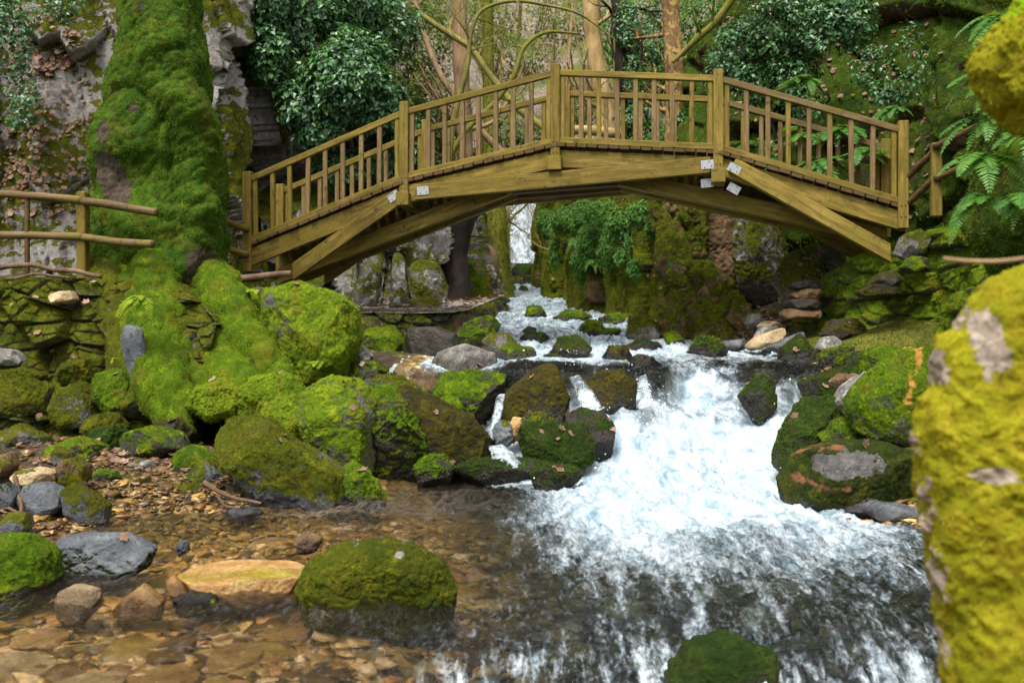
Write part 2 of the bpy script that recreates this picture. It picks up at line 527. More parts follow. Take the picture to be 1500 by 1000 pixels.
MAT['shrub'] = leafy_mat('pale shrub leaves', [(0.030, 0.055, 0.010), (0.09, 0.13, 0.018), (0.20, 0.22, 0.04)], 0.6, 0.3, 0.3)
MAT['litter'] = leafy_mat('dry fallen leaves', [(0.085, 0.045, 0.030), (0.21, 0.125, 0.085), (0.36, 0.25, 0.18)], 0.8, 0.15, 0.15)

# ------------------------------------------------------------------ the stream: levels, banks, bed
ZY = np.array([1, 8.6, 8.9, 9.4, 9.9, 10.38, 10.56, 10.9, 12.5, 15, 18, 22, 26, 28, 32])
ZZ = np.array([0, 0.0, .05, .22, .44, .62, .98, 1.06, 1.14, 1.48, 1.8, 2.25, 2.8, 3.3, 3.6])
LY = np.array([1, 5, 6.6, 7.3, 7.8, 8.3, 9, 10, 11, 13, 15, 18, 22, 28, 32])
LX = np.array([-4.2, -3.3, -2.9, -2.5, -1.5, -.9, -.9, -.9, -.9, -.55, -.45, -.05, .2, .1, .1])
RY = np.array([1, 4, 6, 7.5, 8.5, 9.5, 10.5, 12, 13.5, 15, 18, 22, 26, 32])
RX = np.array([1.9, 2.2, 2.6, 2.5, 2.4, 2.7, 3.3, 3.2, 2.9, 2.4, 1.9, 1.5, 1.1, 1.2])

def lip_shift(x):
    return 0.30 * np.sin(x * 2.1 + 0.6) + 0.15 * np.sin(x * 5.3) + 0.06 * np.sin(x * 11.7 + 1)

def spill(x, y):
    ye = 5.15 - 0.22 * (x - 0.6) ** 2 + 0.10 * np.sin(3.1 * x)
    return -0.42 * ss(-0.95, -0.25, x) * ss(0.0, 0.95, ye - y) + 0.22 * np.exp(-((x - 1.06) ** 2 / 0.11 + (y - 4.5) ** 2 / 0.12))

def water_z(x, y):
    sh = lip_shift(x) * ss(8.7, 9.6, y) * (1 - ss(11, 12.2, y))
    return np.interp(y + sh, ZY, ZZ) + spill(x, y)

def bank(x, y):
    return np.interp(y, LY, LX), np.interp(y, RY, RX)

def ground_z(x, y):
    xl, xr = bank(x, y)
    zw = water_z(x, y)
    P = np.stack([x, y, np.zeros_like(x)], 1)
    inside = np.minimum(x - xl, xr - x)
    shallow = ss(0.4, -1.0, x) * ss(8.6, 7.6, y)
    depth = (0.30 * (1 - shallow) + 0.10 * shallow) * ss(0, 0.5, inside)
    low = ss(-1.2, -2.0, x) * (1 - ss(10.9, 11.5, y))                 # below the left wall the shore stays at pool level
    z = zw * (1 - low) + np.minimum(zw, 0.05) * low - depth - 0.02
    dl = np.maximum(xl - x, 0); dr = np.maximum(x - xr, 0)
    near = np.interp(dl, [0, .3, 1, 2, 3.5, 8], [0, .08, .16, .24, .34, .5])
    far = np.interp(dl, [0, .3, 1, 2, 3.5, 8], [0, .05, .10, .2, .6, 2.0])
    tq = ss(9, 11, y) * (1 - low)
    zl = near * (1 - tq) + far * tq
    rn = np.interp(dr, [0, .5, 1.2, 2, 4, 10], [.0, .14, .3, .5, .9, 3])
    rf = np.interp(dr, [0, .4, 1, 1.8, 3, 9], [.02, .2, .4, .7, 1.2, 5])
    zr = rn * (1 - ss(9.5, 12, y)) + rf * ss(9.5, 12, y)
    z = z + np.where(dl > 0, zl, 0) + np.where(dr > 0, zr, 0)
    # terrace that carries the left end of the bridge, and the path along the gorge
    tl = ss(-2.35, -2.75, x) * ss(10.9, 11.6, y)
    z = z * (1 - tl) + (1.93 + np.maximum(z - 1.93, 0) * ss(13.2, 15, y)) * tl
    py = 13.35 + 0.25 * (x + 0.5)
    pth = ss(py, py + 0.12, y) * ss(-0.35 + 0.045 * (y - 13.3), -0.50 + 0.045 * (y - 13.3), x) * (1 - ss(19, 21, y))
    z = z * (1 - pth) + np.maximum(1.66 + 0.085 * (y - 13.4), np.where(x < -2.5, z, 0)) * pth
    tr = ss(4.95, 5.3, x) * ss(8.6, 9.4, y) * (1 - ss(13, 14, y))
    z = z * (1 - tr) + np.maximum(2.62, z * 0.4) * tr
    # the gorge closes behind the fall and the wooded slope climbs
    hl = np.maximum(0, y - 28.4)
    hill = 5.2 + 0.72 * hl + 0.5 * np.abs(x - 0.5)
    hb = ss(27.9, 28.7, y + 0.25 * np.abs(x - 0.8))
    z = z * (1 - hb) + np.maximum(z, hill) * hb
    side = ss(0.6, 7, np.maximum(dl - 2.0, dr - 1.8)) * ss(14, 20, y)
    z = z + side * 5.0
    z = z + 0.10 * (billow(P, 2.4, 3, 15) - .6) * ss(.15, .6, -inside) * (1 - ss(18, 22, y))
    z = z + 0.05 * fbm(P, 1.3, 4, 5) * (1 - ss(0, .4, inside)) + 0.03 * fbm(P, 4.0, 3, 6) + ss(28, 34, y) * 0.9 * fbm(P, 0.35, 4, 8)
    return z

def sheet(y0, y1, ny, xs, fn):
    pass

# the ground: one sheet, fine where the camera looks closely
ys = np.concatenate([np.linspace(-6, 2.5, 14), np.geomspace(2.55, 30, 520), np.linspace(30.3, 90, 90)])
tt = np.linspace(-1, 1, 420)
xs_n = np.sign(tt) * (0.30 * np.abs(tt) + 0.70 * np.abs(tt) ** 4)
YY = np.repeat(ys[:, None], len(tt), 1)
XX = xs_n[None, :] * np.maximum(9 + 0.75 * YY, 14)
gx, gy = XX.ravel(), YY.ravel()
gz = ground_z(gx, gy)
GV = np.stack([gx, gy, gz], 1)
GF = gridfaces(len(ys), len(tt), flip=True)
GN = vnormals(GV, GF)
if GN[:, 2].mean() < 0:
    GF = GF[:, ::-1]; GN = -GN

def ground_mat():
    s = NT('bed and forest floor')
    n1 = s.noise(1.1, 4); n2 = s.noise(7, 7, 0.65); n3 = s.noise(40, 5, 0.7)
    earth = s.ramp(n2, [(0.3, (0.014, 0.009, 0.005)), (0.5, (0.034, 0.022, 0.011)), (0.7, (0.07, 0.048, 0.026))])
    v = s.n('ShaderNodeTexVoronoi', {'Vector': s.scaled((1, 1, 1.5)), 'Scale': 11.0, 'Randomness': 1.0})
    bedc = s.ramp(s.n('ShaderNodeSeparateColor', {0: v.outputs['Color']}).outputs[0],
                  [(0.0, (0.06, 0.030, 0.010)), (0.35, (0.20, 0.11, 0.03)), (0.6, (0.38, 0.24, 0.08)), (0.8, (0.14, 0.12, 0.04)), (1.0, (0.48, 0.36, 0.18))])
    bedc = s.mix(s.sm(n2, 0.4, 0.7, 0, 0.6), bedc, (0.04, 0.025, 0.01))
    bedc = s.mix(s.attr('deep'), bedc, s.mix(0.35, bedc, (0.012, 0.016, 0.014)))
    mo = s.mix(s.sm(n3, 0.42, 0.66, .8, 0), s.mix(s.sm(n2, 0.4, 0.66), OLIVE[1], OLIVE[2]), OLIVE[0])
    lit = s.ramp(s.noise(16, 6, 0.75), [(0.3, (0.035, 0.024, 0.016)), (0.48, (0.12, 0.080, 0.055)), (0.6, (0.24, 0.175, 0.125)), (0.75, (0.42, 0.34, 0.27))])
    lit = s.mix(1.0, lit, (1.05, 1.22, 1.35), 'MULTIPLY')
    hillg = s.mix(s.sm(s.noise(0.5, 5, 0.6), 0.44, 0.58), lit, s.mix(n2, (0.02, 0.035, 0.006), (0.11, 0.14, 0.02)))
    col = s.mix(s.sm(s.math('ADD', s.attr('moss'), s.math('MULTIPLY_ADD', n2, 0.8, -0.4)), 0.42, 0.58), earth, mo)
    col = s.mix(s.attr('bed'), col, bedc)
    col = s.mix(s.attr('hill'), col, hillg)
    nb = s.bump(s.math('ADD', s.math('MULTIPLY', n3, 0.5), n2), 0.7, 0.04)
    return s.done(s.bsdf(col, s.math('MULTIPLY_ADD', s.attr('bed'), -0.4, 0.9), nb, 0.3))

_xl, _xr = bank(gx, gy)
_in = np.minimum(gx - _xl, _xr - gx)
g = Geo().add(GV, GF, 0, True,
              bed=ss(-0.12, 0.02, water_z(gx, gy) + 0.03 - gz) * ss(-0.5, -0.2, _in),
              deep=ss(-0.6, 0.5, gx) * (1 - ss(9, 10, gy)),
              moss=np.clip(0.45 + 0.5 * fbm(GV, 0.9, 4, 3) + 0.35 * ss(1.8, 2.4, gx) * ss(14, 12, gy), 0, 1),
              hill=ss(24, 29, gy) )
_c = GV[GF].mean(1)
_k = (_c[:, 1] > 6.5) & (_c[:, 1] < 15) & (np.abs(_c[:, 0]) < 6.5)
_mm = np.clip(0.40 + 0.5 * fbm(GV, 0.9, 4, 3) + 0.35 * ss(1.8, 2.4, gx), 0, 1) * ss(0.02, .25, -_in) * ss(6.8, 9.6, gy + 3 * ss(0, 2, gx))
_b = blades(GV, GF[_k], _mm, 2600, (0.015, 0.035), 0.009, 77)
g.add(_b[0], _b[1], 1, False, tint=_b[2])
ground = tag(g.build('ground', [ground_mat(), MAT['sh_olive']]), kind='structure')

def ground_at(x, y):
    return float(ground_z(np.array([float(x)]), np.array([float(y)]))[0])

# the water: one sheet with its waves modelled, white where it tumbles
wy = np.geomspace(2.7, 28.6, 900)
wt = np.linspace(0, 1, 440)
WYY = np.repeat(wy[:, None], len(wt), 1)
a, b = bank(0, wy)
pad = 0.45
WXX = (a - pad)[:, None] * (1 - wt)[None] + (b + pad)[:, None] * wt[None]
wx, wyf = WXX.ravel(), WYY.ravel()
z0 = water_z(wx, wyf)
P = np.stack([wx, wyf, np.zeros_like(wx)], 1)
Pf = P * np.array([1.0, 0.42, 1.0])            # stretched along the flow
sl = np.zeros_like(wx)
e = 0.08
sl = np.abs(water_z(wx, wyf + e) - water_z(wx, wyf - e)) / (2 * e)
main = ss(-0.35, 0.3, wx - 0.15 * (wyf - 8))
casc = ss(8.3, 9.0, wyf) * (1 - ss(10.35, 10.65, wyf + lip_shift(wx)))
# foam of the cascade runs on into the pool and breaks up
tail_w = np.interp(wyf, [4.6, 6.0, 7.2, 8.2, 9.0], [0.9, 1.15, 1.3, 1.35, 1.4])
tail = np.exp(-((wx - (1.45 - 0.10 * (8.6 - wyf))) / tail_w) ** 4) * (0.34 * ss(4.6, 6.6, wyf) + 0.72 * ss(6.2, 8.4, wyf)) * (1 - ss(8.8, 9.2, wyf))
upper = ss(10.9, 13.0, wyf + .8 * ss(1.8, .6, wx)) * 0.72 + ss(16, 22, wyf) * 0.14
lipw = ss(0.6, 0.9, fbm(Pf, 1.6, 3, 31) * 0.5 + 0.5 + 0.3) * 0
lower = 1 - ss(9.5, 10.3, wyf + lip_shift(wx))
foam = np.clip(casc * (0.66 + 0.50 * lower + 0.22 * fbm(Pf, 2.6, 3, 33)) * ss(-.7, .2, wx) + tail * 0.98 + upper + (0.46 + 0.25 * fbm(Pf, 1.8, 3, 38)) * ss(10.5, 10.9, wyf) * (1 - ss(12, 13.5, wyf)), 0, 1)
foam += 0.15 * ss(0.04, 0.28, -spill(wx, wyf)) + 0.37 * ss(-1.1, 0.9, wx + .5 * fbm(Pf, .8, 3, 36)) * (1 - ss(7, 8, wyf)) + 0.42 * fbm(Pf * np.array([1.6, .8, 1]), 1.1, 4, 35) * (1 - ss(7, 8, wyf))  # silvery sky reflections on the pool are put into this foam too
foam += 0.55 * np.exp(-((wx + 1.35) ** 2 / 0.10 + (wyf - 5.25) ** 2 / 0.05))     # small rill between the ochre stones
rough = 0.25 + 0.75 * np.clip(casc + tail * 0.8, 0, 1)
Wp = Pf + 0.22 * np.stack([fbm(Pf, 1.3, 3, 26), fbm(Pf, 1.3, 3, 27), 0 * wx], 1)
w1 = fbm(Wp, 2.2, 4, 21)
w2 = fbm(Wp, 6.0, 4, 22, ridge=True)
w3 = fbm(Pf, 22.0, 2, 23)
lump = 0.5 + 0.55 * fbm(Wp, 1.7, 5, 24, gain=.52) + 0.10 * fbm(Wp, 4.5, 3, 25, ridge=True)
calm = ss(-0.9, -1.9, wx) * (1 - ss(8, 9, wyf))
flat_lip = ss(10.5, 10.8, wyf) * (1 - ss(11.4, 12.2, wyf))
k = (1 - 0.40 * calm) * (1 - 0.6 * flat_lip)
z = z0 + (1 - .8 * casc) * k * (0.11 * w1 + 0.055 * w2 + 0.030 * w3) + np.clip(casc + tail * 0.6, 0, 1) * (0.32 * (lump - 0.5) + 0.008 * w2 + 0.004 * w3) + ss(11.8, 13.5, wyf) * (0.09 * (lump - 0.5) + 0.02 * w2)
z += ss(0.05, 0.3, -spill(wx, wyf)) * 0.03 * w2
WV = np.stack([wx, wyf, z], 1)
WF = gridfaces(len(wy), len(wt), flip=True)
if np.cross(WV[WF[0, 1]] - WV[WF[0, 0]], WV[WF[0, 2]] - WV[WF[0, 0]])[2] < 0:
    WF = WF[:, ::-1]

def water_mat(name, fall=False):
    s = NT(name)
    vec = s.scaled((1.0, 0.36, 1.0) if not fall else (1.0, 1.0, 0.22))
    st = s.noise(6.5, 6, 0.62, vec, 0.6)
    st2 = s.noise(19, 5, 0.65, vec, 0.5)
    st3 = s.noise(52, 4, 0.65, vec, 0.3)
    f0 = s.attr('foam')
    lowf = s.math('MULTIPLY_ADD', st, 1.0, -0.5)
    f = s.math('ADD', f0, s.math('MULTIPLY', lowf, s.math('MULTIPLY_ADD', s.attr('pool'), -0.62, 1.0)))
    fine = s.math('ADD', s.math('MULTIPLY_ADD', st2, 0.8, -0.4), s.math('MULTIPLY_ADD', st3, 0.7, -0.35))
    f = s.math('ADD', f, s.math('MULTIPLY', fine, s.math('MULTIPLY_ADD', s.attr('soft'), -0.72, 1.0)))
    f = s.math('ADD', f, s.math('MULTIPLY', s.attr('fast'), s.math('MULTIPLY_ADD', s.noise(13, 6, .65, s.scaled((1.0, 0.10, 0.3)), 0.4), 1.6, -0.8)))
    f = s.sm(f, 0.30, 1.0)
    # pale threads along the current: bubbles, and sky glints painted in
    wv = s.n('ShaderNodeVectorMath', {0: vec, 1: s.n('ShaderNodeVectorMath', {0: s.n('ShaderNodeTexNoise', {'Vector': vec, 'Scale': 3.0, 'Detail': 3.0}).outputs['Color'], 1: (0.35, 0.35, 0.35)}, operation='MULTIPLY').outputs[0]}, operation='ADD').outputs[0]
    t1 = s.math('ABSOLUTE', s.math('SUBTRACT', s.noise(9, 4, 0.7, wv), 0.5))
    t2 = s.math('ABSOLUTE', s.math('SUBTRACT', s.noise(24, 4, 0.7, wv), 0.5))
    th = s.math('MAXIMUM', s.sm(t1, 0.0, 0.030, 1, 0), s.math('MULTIPLY', s.sm(t2, 0.0, 0.05, 1, 0), 0.8))
    th = s.math('MULTIPLY', th, s.sm(s.noise(2.2, 5, .6, vec), 0.36, 0.62))
    th = s.math('MULTIPLY', th, s.attr('thread'))
    f = s.math('MAXIMUM', f, th)
    h = s.math('ADD', s.math('MULTIPLY', st2, 1.0), s.math('MULTIPLY', st3, 0.9))
    h = s.math('ADD', h, s.math('MULTIPLY', st, 0.8))
    nb = s.bump(h, s.math('MULTIPLY_ADD', s.attr('calm'), -0.35, 1.0), 0.045)
    tint = s.mix(s.attr('deep'), (0.95, 0.92, 0.82), (0.27, 0.35, 0.33))
    tr = s.n('ShaderNodeBsdfTransparent', {'Color': tint}).outputs[0]
    gl = s.n('ShaderNodeBsdfGlossy', {'Roughness': 0.10, 'Normal': nb, 'Color': (1, 1, 1)}).outputs[0]
    fr = s.n('ShaderNodeFresnel', {'IOR': 1.33, 'Normal': nb}).outputs[0]
    wa = s.n('ShaderNodeMixShader', {0: fr, 1: tr, 2: gl}).outputs[0]
    fc = s.mix(s.sm(s.math('ADD', s.math('MULTIPLY', st, .72), s.math('MULTIPLY', st2, .28)), 0.34, 0.60), (0.25, 0.37, 0.46), (0.60, 0.69, 0.75))  # bluish shading of the white water painted into the foam colour
    nf = s.bump(s.math('ADD', st, s.math('MULTIPLY', st2, .45)), 0.5, 0.05)
    fd = s.n('ShaderNodeBsdfPrincipled', {'Base Color': fc, 'Roughness': 0.35, 'Normal': nf, 'Specular IOR Level': 0.4}).outputs[0]
    ft = s.n('ShaderNodeBsdfTranslucent', {'Color': (0.52, 0.63, 0.72)}).outputs[0]
    fo = s.n('ShaderNodeMixShader', {0: 0.3, 1: fd, 2: ft}).outputs[0]
    return s.done(s.n('ShaderNodeMixShader', {0: f, 1: wa, 2: fo}).outputs[0])

MAT['water'] = water_mat('clear stream water with white foam')
MAT['fall'] = water_mat('falling white water', True)
g = Geo().add(WV, WF, 0, True, foam=np.clip(foam, 0, 1.3), calm=calm, soft=np.clip(casc + .7 * tail, 0, 1), pool=(1 - ss(8.4, 9.0, wyf)) * (1 - .5 * ss(.02, .2, -spill(wx, wyf))), fast=np.maximum(ss(0.02, 0.2, -spill(wx, wyf)), 0.42 * ss(-1.2, -.3, wx) * (1 - ss(6.8, 8, wyf))), thread=0.0 * ss(-1.5, -0.3, wx) * (1 - ss(8.3, 9, wyf)) + 0.3 * ss(10.5, 11, wyf), deep=ss(-0.8, 0.5, wx) * (1 - ss(10.5, 12, wyf)) + 0.6 * ss(10.5, 12, wyf))
water = tag(g.build('stream_water', MAT['water']), kind='structure')

# drops thrown up by the cascade
_r = np.random.default_rng(12)
_n = 900
_x, _y = _r.normal(1.5, .75, _n), _r.uniform(8.2, 10.5, _n)
_xl, _xr = bank(_x, _y)
_ok = (_x > -.1) & (_x < _xr - .1)
_x, _y = _x[_ok], _y[_ok]
_z = water_z(_x, _y) + .05 + .20 * _r.random(len(_x)) ** 2.2
V0_, F0_ = icosphere(1)
_s = .0035 + .007 * _r.random(len(_x)) ** 3
_V = (np.stack([_x, _y, _z], 1)[:, None] + V0_[None] * _s[:, None, None] * np.array([1, 1.4, 1])).reshape(-1, 3)
s = NT('white water drops')
_m = s.done(s.bsdf((.75, .82, .86), .2, None, .5))
tag(Geo().add(_V, (F0_[None] + np.arange(len(_x))[:, None, None] * len(V0_)).reshape(-1, 3)).build('water_spray', _m), kind='stuff')

# the waterfall at the head of the gorge: a curtain of white water over a stepped dark rock
def fall_sheet(name, x0, x1, yt, yb, zt, zb, nx, nz, foamv, seed, bulge=0.15, skew=0.0):
    u, v = np.meshgrid(np.linspace(0, 1, nx), np.linspace(0, 1, nz), indexing='ij')
    u, v = u.ravel(), v.ravel()
    X = x0 + (x1 - x0) * u + skew * v
    Z = zt + (zb - zt) * v
    Y = yt + (yb - yt) * v ** 1.6
    Q = np.stack([X, Y, Z * 0.25], 1)
    Y = Y - bulge * np.sin(u * math.pi) + 0.20 * (billow(Q, 2.2, 4, seed) - 0.5) * (0.3 + v)
    V = np.stack([X, Y, Z], 1)
    fm = foamv + 0.12 * v - 0.5 * (np.abs(2 * u - 1) ** 6)
    return tag(Geo().add(V, gridfaces(nx, nz), 0, True, foam=fm, deep=0.4, calm=0.0).build(name, MAT['fall']), kind='structure')


def chute(a0, a1, b0, b1, n, m, fv, seed, sag=.03):
    u, v = np.meshgrid(np.linspace(0, 1, n), np.linspace(0, 1, m), indexing='ij')
    u, v = u.ravel()[:, None], v.ravel()[:, None]
    V = (W(*a0) * (1 - u) + W(*a1) * u) * (1 - v) + (W(*b0) * (1 - u) + W(*b1) * u) * v
    V[:, 2] += (sag * 4 * v * (1 - v))[:, 0]
    V[:, 1] -= sag * np.sin(u[:, 0] * math.pi)
    V = V + 0.02 * np.stack([fbm(V * np.array([1, 1, .3]), 9, 3, seed + i_) for i_ in range(3)], 1)
    return tag(Geo().add(V, gridfaces(n, m), 0, True, foam=fv - .35 * np.abs(2 * u[:, 0] - 1) ** 4 + .15 * v[:, 0], deep=.1, calm=.0).build('water_chute', MAT['fall']), kind='structure')
chute((729, 578, 9.75), (741, 576, 9.75), (716, 640, 9.25), (728, 646, 9.2), 24, 60, .62, 3)
chute((716, 652, 9.0), (734, 650, 9.0), (722, 690, 8.65), (768, 684, 8.65), 40, 50, .66, 4)
chute((833, 552, 10.0), (848, 548, 10.0), (852, 606, 9.5), (884, 600, 9.5), 40, 60, .55, 5)
chute((934, 552, 10.2), (946, 548, 10.2), (932, 598, 9.9), (956, 594, 9.9), 30, 50, .6, 6)
fall_sheet('waterfall', -0.05, 0.72, 28.5, 27.5, 6.4, 3.45, 90, 160, 0.62, 41)

# ------------------------------------------------------------------ timber
def wood_mat(name, cols, green, gscale=1.0, rough=0.7):
    s = NT(name)
    uv = s.n('ShaderNodeTexCoord').outputs['UV']
    g1 = s.noise(5.0, 6, 0.6, s.scaled((0.5, 9.0, 1), uv), 0.5)
    g2 = s.noise(3.0, 4, 0.6, s.scaled((1.0, 30.0, 1), uv), 0.2)
    b = s.noise(2.3, 5, 0.6)
    f = s.noise(70, 3, 0.6)
    c = s.ramp(g1, [(0.28, cols[0]), (0.5, cols[1]), (0.74, cols[2])])
    c = s.mix(s.sm(g2, 0.45, 0.72, 0, 0.55), c, cols[0])
    c = s.mix(s.sm(b, 0.40, 0.66, 0, green[1]), c, green[0])
    c = s.mix(s.sm(s.noise(9, 5, 0.7), 0.55, 0.70, 0, 0.75), c, (0.030, 0.024, 0.010))
    k = s.n('ShaderNodeTexVoronoi', {'Vector': s.scaled((2.1, 7.0, 1), uv), 'Scale': 0.9}).outputs['Distance']
    c = s.mix(s.sm(k, 0.02, 0.09, 0.75, 0), c, (0.06, 0.035, 0.012))
    nb = s.bump(s.math('ADD', g1, s.math('MULTIPLY', f, 0.25)), 0.35, 0.008)
    rn_ = s.n('ShaderNodeObjectInfo').outputs['Random']
    c = s.mix(s.sm(rn_, 0, 1, 0, 0.45), c, s.mix(1.0, c, (0.52, 0.47, 0.42), 'MULTIPLY'))
    c = s.mix(s.sm(s.noise(1.3, 6, .7, dist=.5), .5, .72, 0, .6), c, s.mix(1.0, c, (0.42, 0.36, 0.30), 'MULTIPLY'))
    return s.done(s.bsdf(c, rough, nb, 0.18))

YEL = [(0.065, 0.046, 0.007), (0.178, 0.124, 0.022), (0.29, 0.21, 0.048)]
PINK = [(0.09, 0.055, 0.020), (0.18, 0.118, 0.05), (0.26, 0.185, 0.095)]
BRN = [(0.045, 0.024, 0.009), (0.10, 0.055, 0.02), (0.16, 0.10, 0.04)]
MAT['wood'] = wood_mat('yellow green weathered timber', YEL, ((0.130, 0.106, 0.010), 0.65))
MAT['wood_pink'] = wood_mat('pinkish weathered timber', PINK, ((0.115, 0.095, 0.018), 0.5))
MAT['wood_dark'] = wood_mat('dark brown timber', BRN, ((0.06, 0.055, 0.01), 0.5))  # darker brown than the other timbers
MAT['wood_top'] = wood_mat('grey brown worn timber', [(0.06, 0.036, 0.014), (0.125, 0.082, 0.032), (0.20, 0.145, 0.075)], ((0.12, 0.10, 0.014), 0.6))
s = NT('galvanised steel plate')
MAT['steel'] = s.done(s.bsdf(s.mix(s.noise(30, 4), (0.20, 0.21, 0.22), (0.40, 0.41, 0.42)), 0.5, None, 0.5, Metallic=0.75))
s = NT('dark bolt')
MAT['bolt'] = s.done(s.bsdf((0.03, 0.022, 0.018), 0.5))

BOXF = [(0, 1, 2, 3), (7, 6, 5, 4), (0, 4, 5, 1), (1, 5, 6, 2), (2, 6, 7, 3), (3, 7, 4, 0)]
def beam(g, p, q, w, h, side=None, mat=0, bev=0.006, cut0=None, cut1=None, rnd=[0]):
    """squared timber from p to q; w across (along 'side'), h the other way; bevelled edges and running UVs"""
    p, q = np.asarray(p, float), np.asarray(q, float)
    t = q - p; L = np.linalg.norm(t); t /= L
    side = np.array([0, 1.0, 0]) if side is None else np.asarray(side, float)
    s_ = side - t * (side @ t); s_ /= np.linalg.norm(s_)
    u_ = np.cross(s_, t)
    if u_[2] < 0: u_ = -u_
    b = min(bev, w * 0.3, h * 0.3)
    prof = [(-w/2 + b, -h/2), (w/2 - b, -h/2), (w/2, -h/2 + b), (w/2, h/2 - b), (w/2 - b, h/2), (-w/2 + b, h/2), (-w/2, h/2 - b), (-w/2, -h/2 + b)]
    rnd[0] += 1
    V = []
    n = 8
    def end(c, d, cut, ins):
        for (a_, b_) in prof:
            k = 1 - ins / max(w, h) * 2
            x = c + s_ * a_ * k + u_ * b_ * k
            if cut is not None:
                nn = np.asarray(cut, float)
                x = x + t * (((c - x) @ nn) / (t @ nn))
            V.append(x + t * d)
    end(p, 0, cut0, b); end(p, b, cut0, 0); end(q, -b, cut1, 0); end(q, 0, cut1, b)
    F, UV = [], []
    per = np.linspace(0, 2 * (w + h), n + 1)
    u0 = rnd[0] * 3.71 % 17
    ls = [0, b, L - b, L]
    for r in range(3):
        for k in range(n):
            k2 = (k + 1) % n
            A, B, C_, D_ = r * n + k, r * n + k2, (r + 1) * n + k2, (r + 1) * n + k
            F += [(A, B, C_), (A, C_, D_)]
            ua, ub = u0 + ls[r], u0 + ls[r + 1]
            UV += [(ua, per[k]), (ua, per[k + 1]), (ub, per[k + 1]), (ua, per[k]), (ub, per[k + 1]), (ub, per[k])]
    for off, rev in ((0, True), (3 * n, False)):
        for k in range(1, n - 1):
            f = (off, off + k, off + k + 1)
            F.append(f[::-1] if rev else f)
            UV += [(u0, 0), (u0 + .1, .05 * k), (u0 + .1, .05 * k + .05)]
    V = np.array(V); F = np.array(F)
    vol = np.einsum('ij,ij->i', V[F[:, 0]], np.cross(V[F[:, 1]] - p, V[F[:, 2]] - p)).sum() if False else 0
    N = np.cross(V[F[0, 1]] - V[F[0, 0]], V[F[0, 2]] - V[F[0, 0]])
    ctr = (V.mean(0)); 
    # outward check on a side face of the middle ring
    mf = F[2 * n]
    N = np.cross(V[mf[1]] - V[mf[0]], V[mf[2]] - V[mf[0]])
    if N @ (V[mf].mean(0) - ctr - t * ((V[mf].mean(0) - ctr) @ t)) < 0:
        F = F[:, ::-1]
        UV = [UV[3 * i + j] for i in range(len(F)) for j in (2, 1, 0)]
    g.add(V, F, mat, False, UV)
    return g

def one_beam(name, parent, m, p, q, w, h, **k):
    g = Geo(); beam(g, p, q, w, h, **k)
    return g.build(name, MAT[m], parent)

# ------------------------------------------------------------------ the footbridge
UDIR = np.array([1.994, -0.359, 0]); UDIR /= np.linalg.norm(UDIR)      # along the bridge
VDIR = np.array([-UDIR[1], UDIR[0], 0])                                 # across it, away from the camera
BW = 1.05
POSTX = [364, 593, 814, 1052, 1322]
POSTD = [13.0, 12.64, 12.28, 11.92, 11.57]
TOP = [252, 150, 95, 103, 178]
RAILT = [264, 165, 107, 116, 192]                                        # centre of the top rail at each post
RAILB = [353, 259, 206, 216, 296]                                        # centre of the bottom rail
BOT = [398, 292, 240, 258, 335]
def B3(i, py, off=0.0):
    return W(POSTX[i], py, POSTD[i]) + VDIR * off
def onface(px, py, off=0.0):
    """point of the near face of the bridge (a vertical plane through its posts) seen at a pixel"""
    k = np.array([(px - 750) / FPX, 1.0, (500 - py) / FPX])
    p0 = W(POSTX[2], 0, POSTD[2]); n = np.array([VDIR[0], VDIR[1], 0])
    d = (n @ np.array([p0[0], p0[1], 0])) / (n @ np.array([k[0], k[1], 0]))
    return np.array([k[0] * d, d, CAMZ + k[2] * d]) + VDIR * off

